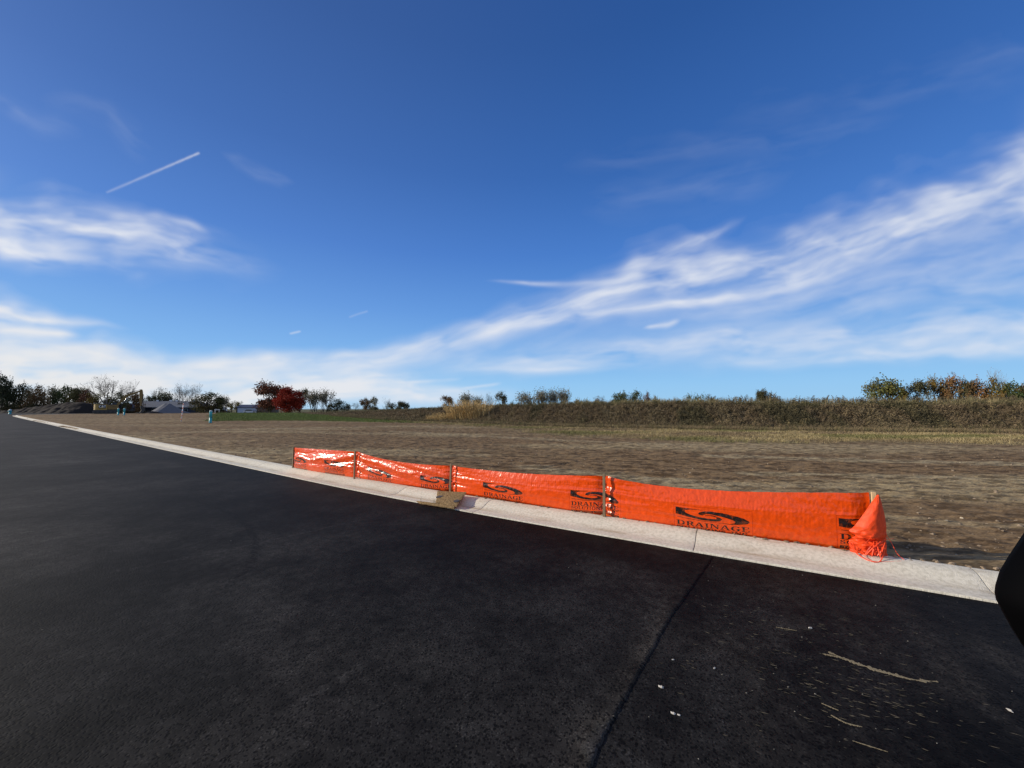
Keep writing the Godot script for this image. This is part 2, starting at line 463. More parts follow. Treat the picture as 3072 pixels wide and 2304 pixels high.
func print_tex() -> ImageTexture:
	var w := 2048; var h := 800      # one repeat: 1.53 m by 0.6 m
	var im := Image.create_empty(w, h, false, Image.FORMAT_RGB8)
	var orange := Color8(226, 76, 12)
	var ink := Color8(38, 26, 22)
	im.fill(orange)
	var m := w / 1.53
	var pw := 0.80 * m; var ph := 0.345 * m
	var o := Vector2(0.01 * m, 0.18 * m)
	# outline of the panel
	for r in [[0, 0, pw, 4], [0, 0, 4, ph], [pw, 0, 4, ph]]:
		im.fill_rect(Rect2i(int(o.x + r[0]), int(o.y + r[1]), int(r[2]), int(r[3])), Color8(150, 34, 10))
	var lo := o + Vector2(0.025 * pw, 0.05 * ph); var ls := Vector2(0.95 * pw, 0.43 * ph)
	fill_poly(im, [.0, .08, .38, .10, .38, .115, .22, .15, .14, .24, .13, .36, .15, .47, .22, .60, .34, .70, .44, .75, .53, .745, .565, .69, .57, .60, .53, .54, .49, .52, .44, .53, .42, .58, .41, .53, .45, .47, .50, .45, .56, .49, .62, .58, .645, .70, .62, .84, .55, .93, .47, .95, .36, .91, .25, .84, .15, .76, .07, .70, .0, .64], lo, ls, ink)
	fill_poly(im, [.32, .42, .34, .30, .40, .20, .50, .16, .60, .18, .72, .24, .84, .36, .93, .50, .985, .66, .995, .78, .96, .90, .88, .985, .78, 1.03, .64, 1.03, .40, 1.02, .02, .90, .02, .865, .40, .985, .64, 1.005, .74, .985, .80, .90, .815, .78, .78, .66, .70, .55, .60, .45, .50, .39, .44, .40, .40, .46, .385, .54, .36, .52, .33, .48], lo, ls, ink)
	put_text(im, "DRAINAGE", o + Vector2(0.03 * pw, 0.545 * ph), Vector2(0.935 * pw, 0.165 * ph), ink)
	put_text(im, "SOLUTIONS, INC.", o + Vector2(0.03 * pw, 0.735 * ph), Vector2(0.935 * pw, 0.135 * ph), ink)
	im.fill_rect(Rect2i(int(o.x + 0.025 * pw), int(o.y + 0.895 * ph), int(0.945 * pw), int(0.10 * ph)), ink)
	put_text(im, "FABRICATION & DISTRIBUTION", o + Vector2(0.07 * pw, 0.915 * ph), Vector2(0.85 * pw, 0.055 * ph), orange, false)
	im.resize(w / 2, h / 2, Image.INTERPOLATE_LANCZOS)
	# worn ink and uneven weave, in the tone of the cloth itself
	var n := noise(5, 0.02, 4); var n2 := noise(6, 0.25, 2)
	for y in h / 2:
		for x in w / 2:
			var c := im.get_pixel(x, y)
			var dark := 1.0 - clampf((c.r - 0.15) / 0.7, 0, 1)
			var v := n.get_noise_2d(x, y); var v2 := n2.get_noise_2d(x * 0.35, y)
			if dark > 0.5: c = c.lerp(orange, clampf((v + v2 * 0.6 - 0.22) * 2.2, 0, 0.45) * dark)
			var mud := clampf((float(y) / (h / 2) - 0.74) * 2.2 + v * 0.7 + v2 * 0.35 - 0.12, 0, 0.55)
			c = c.lerp(Color8(150, 112, 78), mud * 0.6)
			c = c * (1.0 + 0.06 * v + 0.07 * v2)
			im.set_pixel(x, y, c)
	return ImageTexture.create_from_image(im)

# ---------------------------------------------------------------- the grid meshes
func grid_mesh(nu: int, nv: int, pos: PackedVector3Array, col: PackedColorArray, uv: PackedVector2Array, uv2: PackedVector2Array, flip := false, keep = null) -> ArrayMesh:
	var nor := PackedVector3Array()
	nor.resize(pos.size())
	for j in nv:
		for i in nu:
			var du := pos[j * nu + mini(i + 1, nu - 1)] - pos[j * nu + maxi(i - 1, 0)]
			var dv := pos[mini(j + 1, nv - 1) * nu + i] - pos[maxi(j - 1, 0) * nu + i]
			var n := du.cross(dv).normalized()
			nor[j * nu + i] = n if flip else -n
	var ix := PackedInt32Array()
	ix.resize((nu - 1) * (nv - 1) * 6)
	var k := 0
	for j in nv - 1:
		for i in nu - 1:
			var a := j * nu + i
			if keep != null and not keep.call(a, nu): continue
			if flip:
				ix[k] = a; ix[k + 1] = a + nu; ix[k + 2] = a + 1; ix[k + 3] = a + 1; ix[k + 4] = a + nu; ix[k + 5] = a + nu + 1
			else:
				ix[k] = a; ix[k + 1] = a + 1; ix[k + 2] = a + nu; ix[k + 3] = a + 1; ix[k + 4] = a + nu + 1; ix[k + 5] = a + nu
			k += 6
	ix.resize(k)
	var arr := []
	arr.resize(Mesh.ARRAY_MAX)
	arr[Mesh.ARRAY_VERTEX] = pos; arr[Mesh.ARRAY_NORMAL] = nor; arr[Mesh.ARRAY_INDEX] = ix
	if col.size(): arr[Mesh.ARRAY_COLOR] = col
	if uv.size(): arr[Mesh.ARRAY_TEX_UV] = uv
	if uv2.size(): arr[Mesh.ARRAY_TEX_UV2] = uv2
	var m := ArrayMesh.new()
	m.add_surface_from_arrays(Mesh.PRIMITIVE_TRIANGLES, arr)
	return m

func scatter(called: String, label: String, category: String, mesh: Mesh, m: Material, spots: Array) -> MultiMeshInstance3D:
	# spots: [Transform3D, Color (linear)]
	var mm := MultiMesh.new()
	mm.transform_format = MultiMesh.TRANSFORM_3D
	mm.use_colors = true
	mm.mesh = mesh
	mm.instance_count = spots.size()
	var buf := PackedFloat32Array()
	buf.resize(spots.size() * 16)
	for i in spots.size():
		var t: Transform3D = spots[i][0]
		var c: Color = spots[i][1]
		var k := i * 16
		buf[k] = t.basis.x.x; buf[k + 1] = t.basis.y.x; buf[k + 2] = t.basis.z.x; buf[k + 3] = t.origin.x
		buf[k + 4] = t.basis.x.y; buf[k + 5] = t.basis.y.y; buf[k + 6] = t.basis.z.y; buf[k + 7] = t.origin.y
		buf[k + 8] = t.basis.x.z; buf[k + 9] = t.basis.y.z; buf[k + 10] = t.basis.z.z; buf[k + 11] = t.origin.z
		buf[k + 12] = c.r; buf[k + 13] = c.g; buf[k + 14] = c.b; buf[k + 15] = 1.0
	mm.buffer = buf
	var o := MultiMeshInstance3D.new()
	o.name = numbered(called)
	o.multimesh = mm
	o.material_override = m
	add_child(o, true)
	tag(o, label, category, "", "stuff")
	return o

func tinted(rough := 0.9, light := 0.0) -> StandardMaterial3D:
	var m := StandardMaterial3D.new()
	m.vertex_color_use_as_albedo = true
	m.roughness = rough
	m.metallic_specular = 0.3
	if light > 0:
		m.backlight_enabled = true
		m.backlight = Color(light, light, light)
	m.cull_mode = BaseMaterial3D.CULL_DISABLED
	return m

func tuft(blades: int, spread: float, height: float, width: float, lean: float, sd: int) -> ArrayMesh:
	var r := RandomNumberGenerator.new()
	r.seed = sd
	var st := begin()
	for i in blades:
		var a := r.randf() * TAU
		var d := sqrt(r.randf()) * spread
		var o := Vector3(cos(a) * d, 0, sin(a) * d)
		var h := height * r.randf_range(0.55, 1.0)
		var b := r.randf() * TAU
		var tip := o + Vector3(cos(b) * lean * h * r.randf(), h, sin(b) * lean * h * r.randf())
		var s := Vector3(cos(b + 1.57), 0, sin(b + 1.57)) * width * r.randf_range(0.6, 1.2)
		var mid := o.lerp(tip, 0.55) + Vector3(0, h * 0.08, 0)
		var g := r.randf_range(0.75, 1.25)
		st.set_color(Color(g, g, g))
		st.add_vertex(o - s); st.add_vertex(mid); st.add_vertex(o + s)
		st.add_vertex(mid - s * 0.8); st.add_vertex(tip); st.add_vertex(mid + s * 0.8)
	return built(st)

func weed(sd: int) -> ArrayMesh:     # a dry leafy clump: stems with small leaf or seed flakes
	var r := RandomNumberGenerator.new()
	r.seed = sd
	var st := begin()
	for i in 9:
		var a := r.randf() * TAU
		var tip := Vector3(cos(a) * 0.45 * r.randf(), r.randf_range(0.5, 1.0), sin(a) * 0.45 * r.randf())
		var o := Vector3(cos(a), 0, sin(a)) * 0.12 * r.randf()
		var s := Vector3(-sin(a), 0, cos(a)) * 0.012
		st.set_color(Color(0.8, 0.8, 0.8))
		st.add_vertex(o - s); st.add_vertex(tip); st.add_vertex(o + s)
		for k in 4:
			var p := o.lerp(tip, r.randf_range(0.3, 1.0)) + Vector3(r.randfn(0, 0.05), r.randfn(0, 0.03), r.randfn(0, 0.05))
			var u := Vector3(r.randfn(), r.randfn() * 0.6, r.randfn()).normalized() * r.randf_range(0.05, 0.11)
			var v := u.cross(Vector3(r.randfn(), r.randfn(), r.randfn()).normalized()) * 0.8
			var g := r.randf_range(0.65, 1.35)
			st.set_color(Color(g, g * r.randf_range(0.94, 1.03), g * 0.95))
			st.add_vertex(p - u); st.add_vertex(p + v); st.add_vertex(p + u)
	return built(st)

func stone_mesh(sd: int, detail := 1) -> ArrayMesh:
	var r := noise(sd, 0.9, 2)
	var s := SphereMesh.new()
	s.radial_segments = 6 + detail * 2; s.rings = 3 + detail; s.radius = 1.0; s.height = 2.0
	var a := s.get_mesh_arrays()
	var v: PackedVector3Array = a[Mesh.ARRAY_VERTEX]
	var ix: PackedInt32Array = a[Mesh.ARRAY_INDEX]
	var st := begin()
	for i in ix:
		var p := v[i]
		p *= 1.0 + 0.55 * r.get_noise_3dv(p * 1.1)
		st.set_color(Color.WHITE)
		st.add_vertex(Vector3(p.x, p.y * 0.62, p.z * 0.8))
	return built(st)

# ---------------------------------------------------------------- trees
func grow(st: SurfaceTool, tips: Array, r: RandomNumberGenerator, p: Vector3, dir: Vector3, length: float, rad: float, level: int, most: int, spread: float, up: float) -> void:
	var end := p + dir * length
	var mid := p.lerp(end, 0.5) + Vector3(r.randfn(), r.randfn(), r.randfn()) * length * 0.06
	add_tube(st, [p, mid, end], [rad, rad * 0.85, rad * 0.68], 5 if level < 2 else 3, false)
	if level >= most - 1: tips.append([end, dir])
	if level >= most: return
	var n := 2 + (1 if r.randf() < 0.55 else 0) + (1 if level == 0 else 0)
	var a0 := r.randf() * TAU
	for k in n:
		var side := dir.cross(Vector3.UP if absf(dir.y) < 0.9 else Vector3.RIGHT).normalized().rotated(dir, a0 + TAU * k / n + r.randfn() * 0.3)
		var an := spread * r.randf_range(0.6, 1.25)
		if level > 0 and k == 0: an *= 0.4
		var nd := (dir * cos(an) + side * sin(an) + Vector3.UP * up).normalized()
		grow(st, tips, r, end if k < 2 else mid.lerp(end, r.randf_range(0.2, 0.9)), nd, length * r.randf_range(0.66, 0.9), rad * 0.62, level + 1, most, spread, up)

func leaf(st: SurfaceTool, r: RandomNumberGenerator, p: Vector3, s: float, tone: float, hue: float) -> void:
	var u := Vector3(r.randfn(), r.randfn(), r.randfn()).normalized()
	var v := u.cross(Vector3(r.randfn(), r.randfn(), r.randfn()).normalized()).normalized() * s * r.randf_range(0.5, 0.9)
	u *= s
	var g := 0.6 * tone * r.randf_range(0.7, 1.3)
	st.set_color(Color(g * (1.0 + hue), g, g * (1.0 - hue * 0.5)))
	st.add_vertex(p - u); st.add_vertex(p + v); st.add_vertex(p + u)
	st.add_vertex(p - u); st.add_vertex(p + u); st.add_vertex(p - v)

func fit(st_list: Array) -> Array:   # scales what was built to a unit tree: height 1, about 1 wide
	var box := AABB()
	var first := true
	for st in st_list:
		if st == null: continue
		box = st.get_aabb() if first else box.merge(st.get_aabb())
		first = false
	var sc := Vector3(1.0 / maxf(box.size.x, 0.01), 1.0 / box.end.y, 1.0 / maxf(box.size.z, 0.01))
	var out := []
	for m in st_list:
		if m == null:
			out.append(null)
			continue
		var s2 := SurfaceTool.new()
		s2.begin(Mesh.PRIMITIVE_TRIANGLES)
		s2.append_from(m, 0, Transform3D(Basis().scaled(sc), Vector3(-box.get_center().x * sc.x, 0, -box.get_center().z * sc.z)))
		out.append(s2.commit())
	return out

func make_tree(kind: String, sd: int) -> Array:   # [trunk, crown]
	var r := RandomNumberGenerator.new()
	r.seed = sd
	var wood := begin()
	var crown := begin()
	var tips := []
	if kind == "bare" or kind == "sparse":
		for stem in (1 if kind == "bare" else 3):
			var o := Vector3(r.randfn() * 0.06, -0.02, r.randfn() * 0.06) * (0.0 if stem == 0 else 1.0)
			grow(wood, tips, r, o, Vector3(r.randfn() * 0.12 + o.x * 2.0, 1, r.randfn() * 0.12 + o.z * 2.0).normalized(), 0.19 if kind == "bare" else 0.13, 0.015 if kind == "bare" else 0.012, 0, 6 if kind == "bare" else 5, 0.46, 0.10 if kind == "bare" else 0.16)
		for i in tips.size():
			if kind == "bare" and i % 9: continue
			for k in (2 if kind == "sparse" else 1):
				leaf(crown, r, tips[i][0] + Vector3(r.randfn(), r.randfn() * 1.6, r.randfn()) * 0.028, 0.0125 if kind == "sparse" else 0.010, r.randf_range(0.8, 1.2), r.randfn() * 0.08)
	elif kind == "open":
		grow(wood, tips, r, Vector3(0, -0.02, 0), Vector3.UP, 0.13, 0.024, 0, 5, 0.62, 0.06)
		grow(wood, tips, r, Vector3(0, 0.05, 0), Vector3(0.2, 1, -0.1).normalized(), 0.20, 0.018, 0, 5, 0.5, 0.12)
		for t in tips:
			if r.randf() < 0.08: continue
			var tone := r.randf_range(0.7, 1.25)
			var hue := r.randfn() * 0.12
			for k in 11:
				leaf(crown, r, t[0] + Vector3(r.randfn(), r.randfn(), r.randfn()) * 0.038, 0.017, tone, hue)
	else:
		var dense := kind == "round"
		var shrub := kind == "shrub"
		add_tube(wood, [Vector3(0, -0.03, 0), Vector3(0.01, 0.2, 0), Vector3(0, 0.55, 0.01)], [0.032, 0.024, 0.01], 7, false)
		for k in 7:
			var a := r.randf() * TAU
			var b := r.randf_range(0.15, 0.45)
			add_tube(wood, [Vector3(0, b, 0), Vector3(cos(a) * 0.13, b + 0.13, sin(a) * 0.13), Vector3(cos(a) * 0.27, b + 0.24, sin(a) * 0.27)], [0.012, 0.009, 0.004], 4, false)
		var lobes := 95 if dense else (18 if shrub else 34)
		for k in lobes:
			var d := Vector3(r.randfn(), r.randfn() * 0.9, r.randfn()).normalized() * pow(r.randf(), 0.35)
			var low := 0.46 if dense else (0.40 if shrub else 0.44)
			var c := Vector3(d.x * 0.34, low + d.y * (0.40 if dense else 0.36), d.z * 0.34)
			if c.y < low: c.x *= 1.12; c.z *= 1.12
			if c.y > 0.72: c.x *= 0.75; c.z *= 0.75
			var rad := r.randf_range(0.11, 0.16) if dense else r.randf_range(0.08, 0.17)
			var tone := r.randf_range(0.7, 1.3)
			var hue := r.randfn() * 0.10
			for q in (110 if dense else 100):
				var e := Vector3(r.randfn(), r.randfn(), r.randfn()).normalized() * rad * pow(r.randf(), 0.4)
				leaf(crown, r, c + e * Vector3(1, 0.85, 1), r.randf_range(0.013, 0.021), tone, hue)
			# a few sprays that stick out of the outline
			for q in 3:
				var e := Vector3(r.randfn(), absf(r.randfn()), r.randfn()).normalized()
				for z in 5:
					leaf(crown, r, c + e * rad * (1.0 + z * 0.09) + Vector3(r.randfn(), r.randfn(), r.randfn()) * 0.008, 0.012, tone, hue)
	var parts := fit([built(wood), built(crown)])
	return parts

# ---------------------------------------------------------------- the setting
func make_road() -> void:
	# the worn face of the mix: dull binder, dark pits between the stones, a few paler stones
	var face := noise(21, 0.35, 2).get_seamless_image(1024, 1024, false, false, 0.1)
	face.convert(Image.FORMAT_L8)
	var fp := face.get_data()
	var hp := PackedByteArray()
	hp.resize(fp.size())
	for i in fp.size():
		fp[i] = clampi(122 + (fp[i] - 128) / 3, 0, 255)
		hp[i] = 200
	var rf := RandomNumberGenerator.new()
	rf.seed = 17
	for k in 46000:
		var pit := k < 30000
		var cx := rf.randi() % 1024; var cy := rf.randi() % 1024
		var ra := rf.randf_range(0.8, 2.6) if pit else rf.randf_range(0.7, 1.9)
		var el := rf.randf_range(0.6, 1.5)
		var tone := rf.randi_range(52, 98) if pit else rf.randi_range(138, 178)
		for dy in range(-3, 4):
			for dx in range(-3, 4):
				if dx * dx * el + dy * dy / el > ra * ra: continue
				var at := posmod(cy + dy, 1024) * 1024 + posmod(cx + dx, 1024)
				fp[at] = tone
				hp[at] = 60 if pit else 235
	var fine := ImageTexture.create_from_image(Image.create_from_data(1024, 1024, false, Image.FORMAT_L8, fp))
	var height := ImageTexture.create_from_image(Image.create_from_data(1024, 1024, false, Image.FORMAT_L8, hp))
	# broad tones of the paving: dust, roller marks, tyre scrubs (40 m to a side)
	var im := noise(31, 0.006, 5).get_seamless_image(2048, 2048, false, false, 0.1)
	im.convert(Image.FORMAT_RGB8)
	var base := im.get_data()
	var im2 := noise(32, 0.03, 4).get_seamless_image(2048, 2048, false, false, 0.1)
	im2.convert(Image.FORMAT_L8)
	var b2 := im2.get_data()
	var im3 := noise(33, 0.16, 2).get_seamless_image(2048, 2048, false, false, 0.1)
	im3.convert(Image.FORMAT_L8)
	var b3 := im3.get_data()
	for i in b2.size():
		var v := 0.66 + 0.55 * (base[i * 3] / 255.0 - 0.5) + 0.40 * (b2[i] / 255.0 - 0.5) + 0.35 * (b3[i] / 255.0 - 0.5)
		base[i * 3] = int(clampf(v, 0, 1) * 255); base[i * 3 + 1] = int(clampf(v * 0.995, 0, 1) * 255); base[i * 3 + 2] = int(clampf(v * 0.985, 0, 1) * 255)
	im = Image.create_from_data(2048, 2048, false, Image.FORMAT_RGB8, base)
	var r := RandomNumberGenerator.new()
	r.seed = 9
	var stroke := func(pts: Array, width: float, gain: float, ragged: float) -> void:
		for k in pts.size() - 1:
			var a: Vector2 = pts[k]; var b: Vector2 = pts[k + 1]
			var n := int(a.distance_to(b) / 0.012) + 1
			for q in n:
				var c := a.lerp(b, (q + r.randf()) / n)
				for z in maxi(1, int(width / 0.02)):
					if r.randf() < ragged: continue
					var d := c + Vector2(r.randf_range(-1, 1), r.randf_range(-1, 1)) * width * 0.5
					var x := posmod(int(d.x / 40.0 * 2048), 2048); var y := posmod(int(d.y / 40.0 * 2048), 2048)
					var o := im.get_pixel(x, y)
					im.set_pixel(x, y, Color(clampf(o.r * gain, 0, 1), clampf(o.g * gain, 0, 1), clampf(o.b * gain, 0, 1)))
	# two tyre scrub arcs, pale paver lines and dusty tracks
	stroke.call([Vector2(-5.9, -7.0), Vector2(-4.85, -6.36), Vector2(-4.1, -5.8), Vector2(-3.55, -5.28), Vector2(-3.11, -4.77), Vector2(-2.85, -4.36), Vector2(-2.64, -3.95), Vector2(-2.55, -3.5)], 0.08, 0.72, 0.45)
	stroke.call([Vector2(-9, -8.3), Vector2(-7.6, -7.9), Vector2(-6.4, -7.1), Vector2(-5.9, -6.3)], 0.12, 0.9, 0.5)
	for l in [[Vector2(-3.9, -3.85), Vector2(-3.3, -4.36), Vector2(-2.72, -5.01), Vector2(-2.2, -5.6)], [Vector2(-6.6, -4.6), Vector2(-6.02, -5.38), Vector2(-5.4, -6.16), Vector2(-5.0, -6.7)], [Vector2(-8.2, -6.0), Vector2(-7.2, -7.2)], [Vector2(-1.15, -2.2), Vector2(-0.96, -2.46)]]:
		stroke.call(l, 0.06, 1.28, 0.5)
	for k in 26:      # roller streaks along the lane
		var o := Vector2(r.randf_range(-14, 4), r.randf_range(-14, 0))
		var dir := Vector2(-0.84, -0.54).rotated(r.randf_range(-0.12, 0.12))
		stroke.call([o, o + dir * r.randf_range(1.5, 5.0)], r.randf_range(0.05, 0.25), r.randf_range(1.06, 1.16) if r.randf() < 0.65 else 0.88, 0.7)
	for k in 5:   # dusty wheel tracks across the newer strip
		var o := Vector2(1.2 + k * 0.42 + r.randf() * 0.1, -3.4 + k * 0.12)
		stroke.call([o, o + Vector2(-0.62, 1.2), o + Vector2(-1.0, 2.2)], 0.15, 1.16, 0.6)
	var macro := ImageTexture.create_from_image(im)
	var pave := func(tint: Color, relief: float) -> StandardMaterial3D:
		var m := StandardMaterial3D.new()
		m.albedo_color = tint.linear_to_srgb()
		m.albedo_texture = fine
		m.uv1_scale = Vector3(0.33, 0.33, 1)
		m.vertex_color_use_as_albedo = true
		m.detail_enabled = true
		m.detail_blend_mode = BaseMaterial3D.BLEND_MODE_MUL
		m.detail_uv_layer = BaseMaterial3D.DETAIL_UV_2
		m.detail_albedo = macro
		m.roughness = 0.74
		m.metallic_specular = 0.20
		m.heightmap_enabled = true
		m.heightmap_texture = height
		m.heightmap_scale = relief
		return m
	var new_black: StandardMaterial3D = pave.call(Color(.285, .268, .252), 0.2)
	var older: StandardMaterial3D = pave.call(Color(.290, .272, .254), 0.26)
	# where the joint between the two pavings meets the curb
	var seam := [Vector2(2.14, -4.22), Vector2(1.54, -3.46), Vector2(1.21, -3.05), Vector2(0.79, -2.47), Vector2(0.52, -2.09), Vector2(0.335, -1.80), Vector2(-0.6, -0.35), Vector2(-3.5, 4.0), Vector2(-9, 12)]
	var seam_at := func(d: float) -> Vector2:
		var left := d
		for k in seam.size() - 1:
			var l: float = (seam[k] as Vector2).distance_to(seam[k + 1])
			if left <= l or k == seam.size() - 2: return (seam[k] as Vector2).lerp(seam[k + 1], left / l)
			left -= l
		return seam[-1]
	var s0 := 0.0
	var best := INF
	for c in curb_pts:
		var l: float = (c[0] as Vector2).distance_to(seam[0])
		if l < best: best = l; s0 = c[2]
	var rows := [-0.06]
	while rows[-1] < 130.0: rows.append(rows[-1] + (0.018 if rows[-1] < 4.2 else clampf((rows[-1] - 4.2) * 0.12, 0.05, 8.0)))
	for side in 2:     # 0: the newer mat left of the joint, 1: the strip right of it
		var cols := []
		if side == 0:
			for k in [-0.02, -0.008, 0.0, 0.03, 0.07, 0.12, 0.2, 0.3, 0.45, 0.6, 0.8, 1.0, 1.3, 1.6, 2.0, 2.5]: cols.append(s0 + k)
		else:
			cols = []
			for k in 9: cols.append((s0 - 6.0) * k / 9.0)
			for k in 40: cols.append(s0 - 6.0 + 0.15 * k)
			cols.append(s0 + 0.5); cols.append(s0 + 1.1)
		if side == 0:
			while cols[-1] < curb_pts[-1][2] - 1.0: cols.append(minf(cols[-1] + clampf((cols[-1] - s0) * 0.12, 0.5, 3.0), curb_pts[-1][2] - 0.5))
		var nu := cols.size(); var nv := rows.size()
		var pos := PackedVector3Array(); var uv := PackedVector2Array(); var uv2 := PackedVector2Array(); var col := PackedColorArray()
		pos.resize(nu * nv); uv.resize(nu * nv); uv2.resize(nu * nv); col.resize(nu * nv)
		var jag := noise(44, 2.2, 4)
		for i in nu:
			var k := 0
			while k < curb_pts.size() - 2 and curb_pts[k + 1][2] < cols[i]: k += 1
			var f: float = clampf((cols[i] - curb_pts[k][2]) / (curb_pts[k + 1][2] - curb_pts[k][2]), 0, 1)
			var foot: Vector2 = (curb_pts[k][0] as Vector2).lerp(curb_pts[k + 1][0], f)
			var nrm: Vector2 = (curb_pts[k][1] as Vector2).lerp(curb_pts[k + 1][1], f).normalized()
			for j in nv:
				var d: float = rows[j]
				var p := foot - nrm * d
				var y := rise(p.y)
				var tone := Color(1, 1, 1)
				var off: float = cols[i] - s0
				if side == 0:
					var on: Vector2 = seam_at.call(maxf(d - 0.02, 0.0))
					var wgt := exp(-maxf(off, 0.0) / 0.8)
					var along := Vector2(-nrm.y, nrm.x) * -1.0
					p = p.lerp(on + along * off, wgt)
					var jit := jag.get_noise_2d(d * 1.4, 7.0) * 0.008 + jag.get_noise_2d(d * 14.0, 3.0) * 0.010
					if off < 0.05: p += along * jit * (1.0 if off <= 0.0 else 0.4)
					if i == 0: y -= 0.03
					elif i == 1: y -= 0.004
					elif off < 0.1: y += 0.003 * (1.0 - off / 0.1) + 0.002 * jag.get_noise_2d(d * 9.0, off * 30.0)
					# tan dust worn into the raised lip of the joint
					var dust := clampf(1.0 - off / 0.24, 0, 1) * clampf(0.75 + 1.0 * jag.get_noise_2d(d * 0.7, 20.0), 0.2, 1) * smoothstep(0.2, 2.0, d)
					tone = Color(1, 1, 1).lerp(Color(2.35, 2.2, 1.95), dust)
				else:
					y -= 0.006
				y += 0.004 * n_mid.get_noise_2d(p.x * 0.5, p.y * 0.5) * smoothstep(0.0, 0.6, d)
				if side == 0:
					var worn_sheen := clampf(jag.get_noise_2d(p.x * 0.10 + p.y * 0.05 + 3.0, p.y * 0.16 - p.x * 0.06) * 1.7 + 0.20 + 0.30 * smoothstep(-1.5, -7.0, p.x), 0, 1) * smoothstep(0.15, 1.2, d)  # worn patches, plus grazing sun sheen painted in as lightening towards the left
					tone = tone.lerp(tone * Color(1.7, 1.66, 1.6), worn_sheen)
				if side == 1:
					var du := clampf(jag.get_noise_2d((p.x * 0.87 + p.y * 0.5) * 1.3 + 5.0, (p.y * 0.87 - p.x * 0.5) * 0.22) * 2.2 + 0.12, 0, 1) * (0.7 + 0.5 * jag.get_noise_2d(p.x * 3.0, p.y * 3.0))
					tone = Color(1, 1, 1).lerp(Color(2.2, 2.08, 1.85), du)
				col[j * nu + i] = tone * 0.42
				pos[j * nu + i] = Vector3(p.x, y, p.y)
				uv[j * nu + i] = p
				uv2[j * nu + i] = p / 40.0
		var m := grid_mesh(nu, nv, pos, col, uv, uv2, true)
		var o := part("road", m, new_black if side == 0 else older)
		tag(o, "smooth new black asphalt filling the left of the street" if side == 0 else "rougher asphalt strip with clay smears right of the joint", "", "", "structure")

